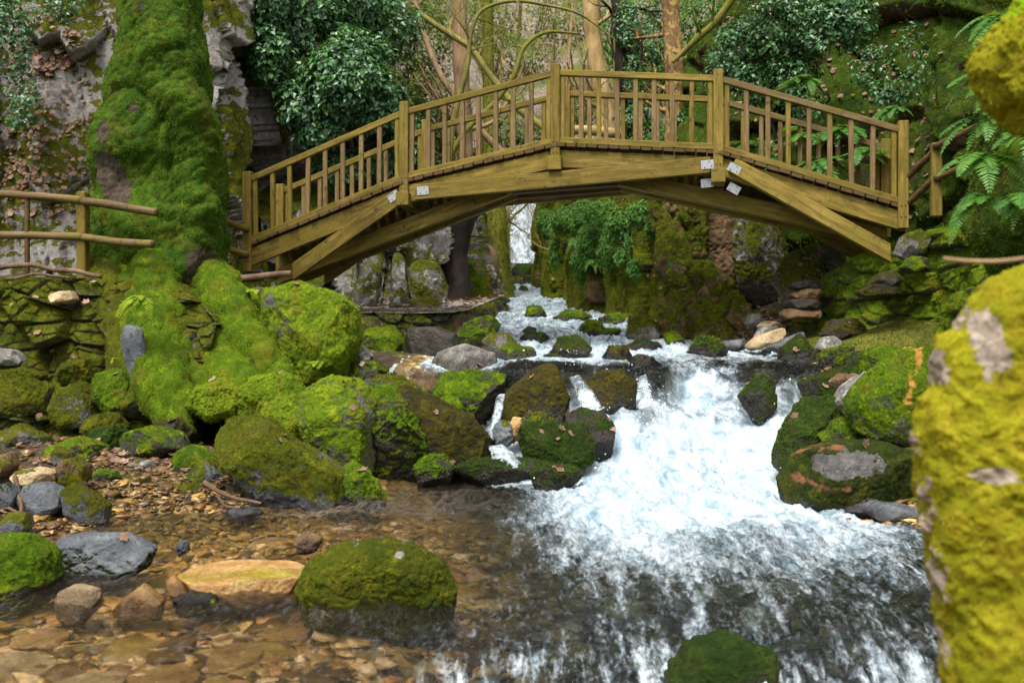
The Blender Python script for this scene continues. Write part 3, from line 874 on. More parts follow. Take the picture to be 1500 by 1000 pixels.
bridge = empty('footbridge', W(843, 330, 12.8), 'arched timber footbridge with slatted railings over the white stream', 'footbridge')
bridge.location.z = 2.1
rng = np.random.default_rng(3)
ZU = np.array([0, 0, 1.0])
for side, off in ((0, 0.0), (1, BW)):
    for i in range(5):
        a_, b_ = B3(i, BOT[i], off), B3(i, TOP[i], off)
        b_[:2] = a_[:2]
        one_beam('post', bridge, 'wood', a_, b_, 0.115, 0.12, side=UDIR)
        for kk in range(2):
            for s_ in (-1, 1):
                c = a_ + np.array([0, 0, 0.13 + 0.13 * kk]) + UDIR * 0.022 * s_ - VDIR * 0.058
                V_, F_ = icosphere(1)
                if side == 0: Geo().add(c + V_ * 0.010, F_, 0).build('bolt', MAT['bolt'], bridge)
    for i in range(4):
        p, q = B3(i, RAILT[i], off), B3(i + 1, RAILT[i + 1], off)
        t = (q - p) / np.linalg.norm(q - p)
        one_beam('top_rail', bridge, 'wood_top' if i in (3,) else 'wood', p + t * 0.05, q - t * 0.05, 0.075, 0.075, cut0=UDIR, cut1=UDIR)
        p2, q2 = B3(i, RAILB[i], off), B3(i + 1, RAILB[i + 1], off)
        t2 = (q2 - p2) / np.linalg.norm(q2 - p2)
        one_beam('bottom_rail', bridge, 'wood', p2 + t2 * 0.05, q2 - t2 * 0.05, 0.085, 0.075, cut0=UDIR, cut1=UDIR)
        nb_ = 9
        for k_ in range(nb_):
            f_ = 0.046 + (1 - 0.092) * k_ / (nb_ - 1)
            x0, x1 = p2 + (q2 - p2) * f_, p + (q - p) * f_
            x0 = x0 + UDIR * rng.normal() * 0.004
            x1[:2] = x0[:2] + UDIR[:2] * rng.normal() * 0.004
            one_beam('baluster', bridge, 'wood' if (k_ in (0, nb_ - 1) and i != 1) or rng.random() < 0.2 else 'wood_pink',
                     x0 + ZU * 0.036, x1 - ZU * 0.036, 0.058, 0.045, side=UDIR)
        # carrying beam under the deck, a hand below the bottom rail
        dz = ZU * (-0.225)
        one_beam('stringer', bridge, 'wood', p2 + dz + VDIR * (0.03 if side == 0 else -0.03), q2 + dz + VDIR * (0.03 if side == 0 else -0.03), 0.09, 0.215, cut0=UDIR, cut1=UDIR)
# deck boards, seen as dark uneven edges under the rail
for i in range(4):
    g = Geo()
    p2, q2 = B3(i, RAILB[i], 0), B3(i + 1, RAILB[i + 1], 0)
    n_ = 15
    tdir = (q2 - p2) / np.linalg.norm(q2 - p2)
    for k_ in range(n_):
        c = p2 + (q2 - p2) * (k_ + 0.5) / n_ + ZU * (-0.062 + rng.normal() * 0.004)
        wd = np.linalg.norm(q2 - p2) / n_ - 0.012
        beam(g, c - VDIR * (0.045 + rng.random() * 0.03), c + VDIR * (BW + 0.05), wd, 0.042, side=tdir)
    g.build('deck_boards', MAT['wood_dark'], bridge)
# trapezoid trusses on both faces
for side, off in ((0, -0.035), (1, BW + 0.035)):
    A0, A1 = onface(432, 398, off), onface(583, 291, off)
    C0, C1 = onface(610, 283, off), onface(1040, 243, off)
    D0, D1 = onface(1072, 243, off), onface(1303, 372, off)
    one_beam('strut', bridge, 'wood', A0, A1, 0.09, 0.18, cut0=UDIR)
    one_beam('chord', bridge, 'wood', C0, C1, 0.09, 0.19, cut0=UDIR, cut1=UDIR)
    one_beam('strut', bridge, 'wood', D0, D1, 0.09, 0.185, cut1=UDIR)
    sg = -1 if side == 0 else 1
    for (x, y, u_) in ((579, 289, A1 - A0), (622, 281, C1 - C0), (1036, 243, C1 - C0), (1075, 249, D1 - D0), (1036, 268, C1 - C0), (1075, 276, D1 - D0)):
        c = onface(x, y, off) + VDIR * sg * (0.049 if y < 260 or x < 700 else -0.05)
        u_ = u_ / np.linalg.norm(u_)
        g = Geo(); beam(g, c - u_ * 0.075, c + u_ * 0.075, 0.006, 0.105, side=VDIR, bev=0.002)
        w_ = np.cross(VDIR, u_)
        for (aa, bb) in ((-.035, .03), (.045, .02), (.02, -.035)):
            V_, F_ = icosphere(1)
            g.add(c + u_ * aa + w_ * bb + VDIR * sg * 0.003 + V_ * 0.0075, F_, 1)
        g.build('steel_plate', [MAT['steel'], MAT['bolt']], bridge)
# cross beams whose ends show under the posts
for i in (1, 2, 3):
    c = B3(i, BOT[i] + 1, 0)
    one_beam('cross_beam', bridge, 'wood', c - VDIR * 0.13, c + VDIR * (BW + 0.12), 0.165, 0.165, side=UDIR)
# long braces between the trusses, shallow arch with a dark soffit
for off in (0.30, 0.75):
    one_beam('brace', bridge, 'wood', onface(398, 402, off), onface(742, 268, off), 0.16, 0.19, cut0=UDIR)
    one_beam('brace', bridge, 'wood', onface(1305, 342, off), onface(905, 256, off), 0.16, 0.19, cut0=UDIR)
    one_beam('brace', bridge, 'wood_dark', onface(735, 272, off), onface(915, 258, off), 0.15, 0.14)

# ------------------------------------------------------------------ rustic handrails on both banks
def fence(name, label, posts, rails, m_post='wood', m_rail='wood_dark', thin='wood_dark'):
    f = empty(name, posts[0][0], label, 'fence', )
    for (p, h, w_) in posts:
        one_beam('post', f, m_post if w_ > .06 else thin, p, p + ZU * h, w_, w_, side=UDIR, bev=0.012)
    for (pts, r) in rails:
        S = smooth_path(pts, 24)
        n_ = np.stack([noise(S * 2.0, 50), noise(S * 2.0, 51), noise(S * 2.0, 52)], 1) * 0.008
        V_, F_ = tube(S + n_, r * (1 + 0.12 * noise(S * 5, 53)), 10)
        uvs = np.stack([V_[F_.ravel()] @ UDIR, V_[F_.ravel()][:, 2]], 1)
        Geo().add(V_, F_, 0, True, uvs).build('rail', MAT[m_rail], f)
    return f

fence('handrail_fence', 'rustic timber handrail above the mossy stone wall beside the big tree',
      [(W(122, 410, 11.1), 0.98, 0.11), (W(40, 415, 11.1), 1.04, 0.05)],
      [([W(-60, 279, 11.15), W(30, 286, 11.1), W(122, 293, 11.05)], 0.045), ([W(122, 294, 11.05), W(180, 303, 10.85), W(230, 312, 10.75)], 0.045),
       ([W(-60, 343, 11.15), W(40, 345, 11.1), W(122, 347, 11.05)], 0.045), ([W(122, 348, 11.05), W(175, 354, 10.85), W(224, 358, 10.7)], 0.043)], 'wood', 'wood_top')
lf = empty('handrail_fence', W(322, 322, 12.4), 'two short round rails running from the mossy tree to the bridge end post', 'fence')
for (a_, b_) in ((W(318, 320, 12.5), W(362, 336, 12.94)), (W(318, 360, 12.5), W(362, 373, 12.94))):
    V_, F_ = tube(smooth_path([a_, b_], 8), 0.045, 10)
    Geo().add(V_, F_, 0, True, np.stack([V_[F_.ravel()] @ UDIR, V_[F_.ravel()][:, 2]], 1)).build('rail', MAT['wood'], lf)
fence('handrail_fence', 'timber post with sloping rails climbing from the bridge end past the ferns',
      [(W(1371, 318, 11.2), 0.83, 0.115)],
      [([W(1328, 262, 11.55), W(1368, 222, 11.2)], 0.036), ([W(1328, 300, 11.55), W(1368, 262, 11.2)], 0.036),
       ([W(1368, 216, 11.15), W(1440, 180, 10.7), W(1520, 140, 10.2)], 0.036), ([W(1370, 262, 11.15), W(1440, 232, 10.7), W(1520, 195, 10.2)], 0.036)], 'wood', 'wood_dark')

# ------------------------------------------------------------------ stones with traced outlines and real depth
def blob(outline, D, thick, seed, flat=None, box=2.6, facets=8, amp=0.03, sub=5, bil=0.0, sink=0.0, bs=3.0, top_n=None, dcut=(0.68, 0.9), front=0.6, shear=0.0):
    rng = np.random.default_rng(seed)
    O = np.array([W(x, y, D) for x, y in outline])
    P2 = O[:, [0, 2]].copy()
    if sink:
        lo, hi = P2[:, 1].min(), P2[:, 1].max()
        P2[:, 1] -= sink * ss(lo + 0.45 * (hi - lo), lo, P2[:, 1])
    d = []
    n = len(P2)
    for i in range(n):
        a, b = P2[i], P2[(i + 1) % n]
        d.append(a + (b - a) * np.linspace(0, 1, 40, endpoint=False)[:, None])
    d = np.concatenate(d)
    c = (P2.max(0) + P2.min(0)) / 2
    c = 0.5 * c + 0.5 * d.mean(0)
    ang = np.arctan2(d[:, 1] - c[1], d[:, 0] - c[0]); rad = np.hypot(d[:, 0] - c[0], d[:, 1] - c[1])
    o = np.argsort(ang)
    aa = np.linspace(-math.pi, math.pi, 361)
    rr = np.interp(aa, ang[o], rad[o], period=2 * math.pi)
    k = np.array([1, 3, 5, 3, 1.]); k /= k.sum()
    rr = np.convolve(np.concatenate([rr[-6:-1], rr, rr[1:6]]), k, 'same')[5:-5]
    V0, F = icosphere(sub)
    a = np.arctan2(V0[:, 2], V0[:, 0])
    cc = np.hypot(V0[:, 0], V0[:, 2]); s = V0[:, 1]
    nm = (np.abs(cc) ** box + np.abs(s) ** box) ** (1 / box)
    cc, s = cc / nm, s / nm
    R = np.interp(a, aa, rr)
    V = np.stack([c[0] + R * cc * np.cos(a), D + thick * s * np.where(s < 0, front, 1.0), c[1] + R * cc * np.sin(a)], 1)
    V[:, 0] += shear * np.maximum(V[:, 1] - D, -.1 * thick)
    C = np.array([c[0], D, c[1]])
    for i in range(facets):
        m = rng.normal(size=3); m[1] = -abs(m[1]) - 0.35; m[2] = m[2] * 0.8 + 0.3
        m /= np.linalg.norm(m)
        h = (V - C) @ m
        cut = h.max() * rng.uniform(*dcut)
        V = V - m * (np.maximum(h - cut, 0) * 0.97)[:, None]
    if flat is not None:                                     # a level top
        zt = W(0, flat, D)[2]
        V[:, 2] = np.where(V[:, 2] > zt, zt + (V[:, 2] - zt) * .1, V[:, 2])
    N = vnormals(V, F)
    size = rr.mean()
    V = V + N * (amp * fbm(V, 1.6 / max(size, .12), 5, seed) + amp * 0.45 * fbm(V, 6.5 / max(size, .12), 4, seed + 9, ridge=True))[:, None]
    if bil:
        V = V + N * (bil * (billow(V, bs, 4, seed + 3) - 0.55))[:, None]
    return V, F

def moss_mask(V, N, bias, up=0.5, nz=0.6, sc=1.6, seed=0):
    return np.clip(bias + up * N[:, 2] + nz * fbm(V, sc, 4, seed + 77), 0, 1.0)

SHOOT = {'green': 'sh_green', 'lime': 'sh_lime', 'olive': 'sh_olive', 'brown': 'sh_brown', 'deep': 'sh_deep', 'gold': 'sh_gold'}
_seed = [100]
ROCKTOPS = []
def rock(name, label, outline, D, thick, mat, shoot=None, bias=0.45, up=0.5, dens=9000, L=(0.012, 0.024), wd=0.006, group=None, cat='rock', wet=0.14, strip=None, nz=0.6, bald=(), sub=None, **k):
    _seed[0] += 7
    sd = _seed[0]
    if shoot and 'bil' not in k:
        k['bil'] = 0.035 * min(1.0, thick / .4); k['bs'] = 5.0 / max(thick, .15) ** .5
    if sub is None: sub = 6 if shoot and D < 12.2 else 5
    V, F = blob(outline, D, thick, sd, sub=sub, **k)
    N = vnormals(V, F)
    m = moss_mask(V, N, bias, up, nz, 1.0 / max(0.12, np.ptp(V[:, 0])) * 1.6, sd)
    xc, yc = V[:, 0].mean(), V[:, 1].mean()
    zw = water_z(V[:, 0], V[:, 1])
    xl, xr = bank(V[:, 0], V[:, 1])
    inw = ss(-0.5, 0.0, np.minimum(V[:, 0] - xl, xr - V[:, 0]))
    we = (1 - ss(wet * 0.4, wet * 1.2, V[:, 2] - zw + 0.05 * fbm(V, 5, 3, sd))) * inw if wet > 0 else 0 * inw
    m = np.clip(m - we * 0.35, 0, 1)
    for (bx, by, rx_, ry_) in bald:                          # bare places in the moss cover
        q = W(bx, by, D - thick * .6)
        s_ = (D - thick * .6) / FPX
        dd = ((V[:, 0] - q[0]) / (rx_ * s_)) ** 2 + ((V[:, 2] - q[2]) / (ry_ * s_)) ** 2 + 1.7 * fbm(V, 1.0 / (min(rx_, ry_) * s_), 6, sd + 2, gain=.7)
        m = m - 1.1 * (1 - ss(.55, 1.25, dd))
    m = np.clip(m, 0, 1)
    st = strip(V, N) if strip else 0.0
    if shoot and sub > 4:                                    # cushions of moss stand proud of the stone
        fs = 12.0 if D > 4 else 22.0
        V = V + N * ((0.020 if D > 4 else 0.010) * np.clip(m * 1.6, 0, 1) * (billow(V, fs, 3, sd + 5) - .5))[:, None]
        N = vnormals(V, F)
    if D > 5.2: ROCKTOPS.append((V[N[:, 2] > .55], N[N[:, 2] > .55]))
    g = Geo().add(V, F, 0, True, moss=m, wet=we, strip=st, tint=0.5)
    mats = [MAT[mat]]
    if shoot:
        b = blades(V, F, m * (1 - np.asarray(st) * 0.9), dens, L, wd, sd)
        if b is not None:
            g.add(b[0], b[1], 1, False, tint=b[2])
            mats.append(MAT[SHOOT[shoot]])
    o = g.build(name, mats, None, loc=(xc, yc, V[:, 2].min()))
    return tag(o, label, cat, group)

R = rock
# left bank, from the water up
R('mossy_rock', 'long slanting slab with grey ridge leaning into the pool on the left bank', [(298, 642), (314, 615), (345, 606), (385, 614), (430, 648), (492, 682), (562, 735), (556, 752), (430, 756), (392, 732), (335, 690)], 7.9, 0.50, 'olive_slate', 'olive', 0.50, 0.15, facets=7, amp=0.03, sub=6, box=2.8, sink=0.1)
R('mossy_rock', 'small bright mossy nub against the foot of the long slanting slab', [(490, 692), (512, 674), (536, 690), (566, 722), (552, 740), (512, 722)], 7.75, 0.22, 'green_grey', 'lime', 0.62, 0.3, sink=0.1, bil=0.02, bs=9)
R('boulder', 'bright yellow green boulder with a grey bald patch on its crown', [(433, 602), (446, 570), (488, 549), (525, 556), (551, 582), (553, 622), (546, 668), (500, 672), (452, 642)], 8.7, 0.45, 'lime_grey', 'lime', 0.50, 0.22, sub=6, bil=0.05, bs=5, facets=4, sink=0.15)
R('mossy_rock', 'lumpy moss covered rock wedged between the bright boulder and the smooth brown one', [(520, 600), (535, 566), (572, 562), (606, 590), (628, 640), (615, 690), (560, 700), (525, 670)], 8.95, 0.5, 'green_dark', 'green', 0.5, 0.35, sub=6, bil=0.10, bs=6, sink=0.15)
R('boulder', 'smooth long brown green boulder sloping down to the small rill', [(560, 572), (596, 563), (640, 583), (690, 610), (724, 640), (735, 668), (700, 678), (650, 676), (596, 650)], 9.15, 0.48, 'brown_dark', 'brown', 0.55, 0.25, sub=6, amp=0.012, facets=2, sink=0.2, L=(0.006, 0.014))
R('mossy_rock', 'low mossy stone tucked under the smooth brown boulder at the pool edge', [(606, 682), (622, 668), (650, 667), (664, 684), (655, 695), (615, 697)], 8.75, 0.2, 'green_dark', 'green', 0.5, 0.3, sink=0.1)
R('boulder', 'large pale grey boulder with olive patches beside the upper rapids', [(622, 548), (640, 516), (680, 503), (725, 517), (735, 548), (722, 566), (690, 580), (636, 584), (626, 568)], 11.0, 0.5, 'olive_grey', 'olive', 0.18, 0.1, facets=5, amp=0.02, sub=6, sink=0.1)
R('mossy_rock', 'flat topped mossy block standing below the large pale grey boulder', [(634, 575), (650, 547), (690, 543), (740, 549), (739, 580), (716, 602), (700, 630), (660, 625), (640, 592)], 10.2, 0.42, 'green_dark', 'olive', 0.42, 0.4, facets=6, box=3.4, sink=0.15)
R('boulder', 'tall peaked brown boulder with the rill running down its left flank', [(728, 606), (740, 578), (790, 533), (813, 533), (834, 582), (826, 606), (792, 622), (740, 625)], 9.75, 0.48, 'brown_dark', 'brown', 0.58, 0.3, facets=6, box=3.0, sub=6, L=(0.006, 0.014), sink=0.25)

R('mossy_rock', 'wide dark mossy stone trailing weed at the edge of the white water', [(752, 640), (765, 622), (812, 619), (860, 622), (872, 642), (868, 662), (828, 676), (775, 668)], 9.0, 0.3, 'deep_dark', 'deep', 0.62, 0.3, L=(0.02, 0.045), box=3.0, sink=0.2)
R('wet_rock', 'blackish wet stone shouldering into the cascade behind the weedy stone', [(828, 606), (850, 597), (888, 605), (901, 630), (892, 652), (870, 652), (832, 628)], 9.35, 0.32, 'deep_dark', 'deep', 0.35, 0.3, L=(0.015, 0.03), sink=0.2, wet=0.3)
R('mossy_rock', 'small olive cushion shaped stone under the tall peaked boulder', [(760, 618), (772, 605), (795, 604), (814, 618), (812, 632), (765, 634)], 9.25, 0.2, 'green_dark', 'olive', 0.6, 0.3, sink=0.15)
R('river_stone', 'small orange stone under the tall peaked boulder', [(745, 622), (752, 612), (766, 614), (768, 628), (750, 632)], 9.2, 0.09, 'goldstone', None, 0.1, 0.1, sub=4, sink=0.1)
R('river_stone', 'small grey green stone beside the orange stone in the rill', [(722, 630), (732, 616), (748, 618), (752, 634), (730, 640)], 9.15, 0.13, 'olive_slate', None, 0.3, 0.1, sub=4, sink=0.15)
R('mossy_rock', 'dark square mossy block left of the upper rapids', [(722, 522), (740, 504), (780, 509), (788, 530), (772, 550), (730, 552)], 11.6, 0.4, 'green_dark', 'brown', 0.5, 0.4, box=3.4, facets=5, sink=0.15)
R('mossy_rock', 'flat mossy stone behind the dark square block', [(706, 500), (715, 488), (745, 489), (764, 508), (760, 524), (715, 522)], 12.1, 0.35, 'olive_grey', 'olive', 0.45, 0.3, sink=0.15)
R('boulder', 'dark fronted boulder with a pale flat top below the path wall', [(590, 508), (600, 480), (640, 479), (668, 489), (676, 512), (668, 532), (640, 536), (596, 528)], 12.0, 0.5, 'deep_dark', None, 0.1, 0.05, facets=7, box=3.4, amp=0.02, sink=0.1)
R('river_stone', 'flat smooth brown grey stone lying left of the pale grey boulder', [(562, 547), (580, 540), (615, 541), (628, 550), (612, 557), (570, 556)], 11.1, 0.3, 'tanstone', None, 0.05, 0.1, facets=2, amp=0.012)
R('river_stone', 'low olive stone at the foot of the big mossy knoll', [(500, 548), (520, 530), (556, 532), (580, 545), (570, 560), (510, 566)], 10.9, 0.3, 'olive_slate', 'olive', 0.45, 0.3)
R('river_stone', 'flat mossy stone below the low olive stone', [(505, 570), (540, 556), (600, 560), (618, 570), (590, 580), (520, 584)], 10.3, 0.35, 'olive_slate', 'olive', 0.5, 0.3)
R('river_stone', 'grey lichen spotted stone leaning on the big mossy knoll', [(500, 520), (508, 497), (526, 500), (545, 522), (540, 534), (506, 536)], 11.4, 0.25, 'slab', None, 0.15, 0.1)
R('mossy_rock', 'little bright green stone beneath the flat topped block', [(642, 590), (655, 580), (672, 582), (680, 598), (672, 610), (648, 606)], 9.95, 0.16, 'green_dark', 'lime', 0.55, 0.3, sub=4, sink=0.1)
R('mossy_rock', 'low mossy stone between the flat topped block and the brown boulder', [(560, 585), (590, 570), (622, 574), (640, 592), (620, 606), (575, 604)], 9.9, 0.3, 'green_dark', 'green', 0.5, 0.3)
for (lab, o_, D_, mt, sh) in (
    ('mossy block at the corner of the low path wall left of the dark fronted boulder', [(526, 505), (538, 482), (576, 476), (594, 498), (588, 530), (540, 536)], 12.3, 'green_dark', 'olive'),
    ('long mossy stone under the edge of the path right of the dark fronted boulder', [(668, 500), (680, 474), (716, 462), (735, 474), (722, 498), (690, 512)], 12.9, 'green_dark', 'green'),
    ('dark stone in the gap between the path wall and the pale grey boulder', [(664, 520), (676, 500), (700, 496), (712, 508), (700, 522), (676, 526)], 12.0, 'deep_dark', 'brown'),
    ('low olive stone between the little flat stones and the bright boulder', [(540, 566), (552, 548), (590, 552), (606, 566), (590, 582), (552, 584)], 10.6, 'olive_slate', 'olive'),
    ('mossy stone against the great knoll beside the lichen spotted stone', [(516, 560), (522, 534), (546, 530), (566, 546), (560, 566), (530, 572)], 10.7, 'green_dark', 'green'),
    ('mossy rock at the foot of the tall right wall', [(1240, 545), (1256, 516), (1300, 506), (1330, 520), (1336, 550), (1280, 560)], 9.6, 'green_dark', 'green'),
    ('mossy rock between the right wall and the slanted block on the lip', [(1200, 535), (1214, 512), (1246, 506), (1262, 524), (1250, 544), (1214, 548)], 10.5, 'green_dark', 'olive'),
    ('brown leaf strewn stone right of the small brown stone stack', [(1206, 490), (1220, 470), (1256, 466), (1272, 486), (1256, 502), (1220, 504)], 11.6, 'brown_dark', 'olive')):
    R('mossy_rock', lab, o_, D_, 0.35, mt, sh, .5, .35, amp=.03, box=3.0)
# stones standing in the rapids
R('mossy_rock', 'rounded green and brown boulder splitting the cascade near its lip', [(851, 572), (862, 555), (882, 542), (908, 541), (932, 560), (938, 586), (905, 596), (864, 590)], 10.3, 0.35, 'brown_dark', 'green', 0.42, 0.5, facets=2, L=(0.006, 0.014), sink=0.25, amp=0.015)
R('wet_rock', 'dark pointed rock behind the boulder that splits the cascade', [(908, 545), (918, 527), (938, 519), (955, 524), (970, 536), (960, 562), (930, 568)], 10.8, 0.33, 'brown_dark', 'brown', 0.35, 0.4, sink=0.25, wet=0.25)
R('mossy_rock', 'small wedge shaped mossy rock in the middle of the falls', [(1084, 574), (1100, 558), (1118, 549), (1134, 558), (1136, 578), (1110, 586)], 10.0, 0.26, 'deep_dark', 'green', 0.45, 0.4, sink=0.25)
R('mossy_rock', 'dark slanted block standing on the right lip of the falls', [(1139, 536), (1146, 510), (1174, 489), (1192, 512), (1193, 540), (1165, 552)], 10.9, 0.28, 'deep_dark', 'deep', 0.5, 0.35, box=3.4, facets=6, sink=0.2)
R('mossy_rock', 'small dark cushion rock right of the slanted block on the lip', [(1173, 538), (1185, 520), (1208, 518), (1220, 532), (1214, 548), (1180, 550)], 10.8, 0.25, 'deep_dark', 'green', 0.5, 0.3, sink=0.2)
for (lab, o_, D_, mt, sh) in (
    ('long flat olive rock in the upper rapids nearest the gorge wall', [(812, 470), (830, 460), (852, 461), (866, 468), (850, 477), (815, 477)], 16.5, 'green_dark', 'olive'),
    ('mossy hump in the middle of the upper rapids', [(852, 484), (862, 475), (878, 477), (884, 487), (870, 493), (855, 492)], 15.0, 'green_dark', 'green'),
    ('low wide mossy rock just below the hump in the upper rapids', [(856, 492), (872, 485), (905, 487), (912, 494), (895, 501), (862, 500)], 14.4, 'green_dark', 'green'),
    ('flat dark rock with a bright green cap in the upper left rapids', [(762, 499), (775, 491), (795, 493), (806, 500), (790, 506), (766, 506)], 14.0, 'deep_dark', 'green'),
    ('grey green block against the mossy root at the rapids edge', [(920, 498), (926, 478), (942, 474), (960, 482), (966, 500), (940, 508)], 14.0, 'olive_grey', 'olive'),
    ('low mossy rock at the right of the upper rapids by the gorge wall', [(880, 470), (900, 464), (926, 466), (930, 474), (905, 480), (884, 478)], 15.9, 'green_dark', 'green'),
    ('round bright green stone at the foot of the mossy root', [(970, 508), (976, 496), (988, 493), (998, 502), (996, 512), (975, 513)], 13.4, 'green_dark', 'lime'),
    ('dark flat stone barely out of the water below the mossy root', [(915, 512), (935, 503), (962, 506), (970, 513), (945, 518), (920, 517)], 13.2, 'deep_dark', 'brown'),
    ('broad dark mossy boulder in the middle of the upper rapids', [(806, 520), (820, 503), (846, 501), (862, 514), (850, 526), (818, 527)], 13.0, 'deep_dark', 'olive'),
    ('brown wet boulder right of the middle in the upper rapids', [(884, 528), (896, 514), (918, 515), (926, 528), (908, 536), (890, 536)], 12.5, 'brown_dark', 'brown'),
    ('dark mossy boulder near the right bank of the upper rapids', [(1010, 520), (1024, 503), (1050, 503), (1062, 518), (1046, 528), (1018, 528)], 12.6, 'deep_dark', 'green'),
    ('small mossy boulder left of the broad dark one in the upper rapids', [(792, 536), (800, 526), (818, 527), (824, 538), (808, 544)], 12.0, 'deep_dark', 'olive'),
    ('small black stone in the rapids left of the hump', [(766, 487), (774, 482), (784, 484), (786, 490), (775, 492)], 15.2, 'deep_dark', None),
    ('dark boulder below the waterfall at the bend of the rapids', [(784, 452), (792, 442), (806, 441), (816, 450), (808, 459), (790, 459)], 20.5, 'deep_dark', 'green'),
    ('mossy boulder at the end of the path wall in the rapids', [(768, 468), (776, 454), (790, 455), (800, 466), (792, 473), (772, 473)], 18.3, 'green_dark', 'olive'),
    ('mossy boulder jammed at the foot of the waterfall', [(755, 432), (762, 418), (772, 420), (778, 436), (770, 448), (757, 446)], 23.5, 'green_dark', 'green'),
    ('dark boulder with mossy crown right below the waterfall lip', [(760, 418), (768, 404), (786, 404), (796, 420), (790, 438), (768, 436)], 25.3, 'deep_dark', 'olive'),
    ('black ledge boulder across the base of the waterfall', [(748, 396), (756, 388), (776, 386), (792, 392), (796, 410), (752, 408)], 26.9, 'deep_dark', None),
    ('small mossy rock left of the boulder under the waterfall', [(742, 420), (750, 403), (762, 404), (766, 420), (754, 430)], 25.0, 'olive_grey', 'olive')):
    if D_ < 20:                                              # stand it where the line of sight meets the water
        yb_ = max(p_[1] for p_ in o_) - 4; xb_ = o_[0][0]
        for D_ in np.arange(11.5, 22, .1):
            q_ = W(xb_, yb_, D_)
            if float(water_z(q_[:1], q_[1:2])[0]) >= q_[2]: break
        xm_ = sum(p_[0] for p_ in o_) / len(o_)
        o_ = [(xm_ + (p_[0] - xm_) * 1.15, yb_ + 4 + (p_[1] - yb_ - 4) * 1.35) for p_ in o_]
    R('mossy_rock' if sh else 'wet_rock', lab, o_, D_, 0.30 + 0.01 * D_, mt, sh, 0.5, 0.4, dens=4000, L=(0.02, 0.04), wd=0.012, sub=4, sink=0.15, amp=0.03)
# right bank
R('boulder', 'big square mossy boulder with a bare orange streak down its face', [(1250, 594), (1268, 562), (1318, 515), (1366, 504), (1390, 540), (1392, 612), (1376, 652), (1300, 652), (1255, 630)], 7.9, 0.5, 'strip', 'green', 0.62, 0.3, sub=6, facets=6, box=3.2, bil=0.05, bs=5,
  strip=lambda V, N: 1.1 * (.55 + 1.1 * fbm(V, 9, 3, 4)) * np.exp(-((V[:, 0] + .06 * fbm(V, 4, 3, 2) - (W(1316, 0, 7.9)[0] + 0.33 * (V[:, 2] - W(0, 570, 7.9)[2]))) / 0.045) ** 2) * ss(-0.1, 0.5, -N[:, 1]) * 1.05 * ss(W(0, 602, 7.5)[2], W(0, 590, 7.5)[2], V[:, 2]))
R('boulder', 'rounded boulder with a bald grey top ringed in rust red moss beside the white pool', [(1143, 704), (1168, 666), (1220, 648), (1290, 644), (1338, 662), (1338, 705), (1300, 732), (1220, 746), (1152, 730)], 7.7, 0.5, 'rim', 'brown', 0.8, 0.0, sub=6, facets=2, amp=0.02, L=(0.006, 0.014), nz=0.25, sink=0.12, bald=((1250, 680, 46, 20), (1230, 690, 26, 14)),
  strip=lambda V, N: np.clip(0.7 * np.exp(-((np.hypot((V[:, 0] + .1 * fbm(V, 3, 3, 1) - W(1235, 0, 7.4)[0]) / 0.34, (V[:, 2] - W(0, 688, 7.4)[2]) / 0.15)) - 0.95) ** 2 / 0.07) * ss(W(1300, 0, 7.4)[0], W(1240, 0, 7.4)[0], V[:, 0]) * (0.6 + 1.5 * fbm(V, 7, 4, 3)), 0, 1))
R('mossy_rock', 'dark mossy rock with a pale scar above the bald topped boulder', [(1136, 664), (1150, 630), (1182, 584), (1222, 580), (1244, 610), (1254, 652), (1190, 672), (1150, 676)], 8.6, 0.45, 'deep_dark', 'olive', 0.55, 0.3, sub=6, bil=0.06, bs=6, sink=0.15)
R('wet_rock', 'low dark ledge rock running down to the falls on the right', [(1174, 562), (1215, 545), (1262, 530), (1272, 552), (1230, 574), (1190, 584)], 9.7, 0.4, 'deep_dark', 'deep', 0.5, 0.3, sink=0.15)
R('river_stone', 'rough pale grey stone wedged behind the boulder with the orange streak', [(1222, 592), (1240, 566), (1270, 546), (1290, 560), (1270, 600), (1240, 612)], 8.6, 0.3, 'slab', None, 0.2, 0.1)
R('river_stone', 'small brown stone between the ledge rock and the pale grey stone', [(1218, 560), (1235, 548), (1256, 550), (1258, 566), (1232, 572)], 9.2, 0.22, 'olive_rust', None, 0.2, 0.1)
R('mossy_rock', 'mossy rock filling the gap below the boulder with the orange streak', [(1205, 640), (1230, 615), (1262, 612), (1275, 640), (1262, 668), (1218, 668)], 8.2, 0.35, 'green_dark', 'olive', 0.5, 0.3)
R('river_stone', 'flat slate lying in the shallows in front of the bald topped boulder', [(1270, 752), (1290, 738), (1330, 740), (1352, 750), (1350, 760), (1290, 764)], 7.1, 0.25, 'wet_slate', None, 0.0, 0.1, facets=3, amp=0.012)
R('river_stone', 'thin grey slab propped in the shallows beside the flat slate', [(1238, 748), (1280, 732), (1296, 736), (1300, 746), (1262, 756)], 7.3, 0.12, 'wet_slate', None, 0.0, 0.1, facets=3, amp=0.01)
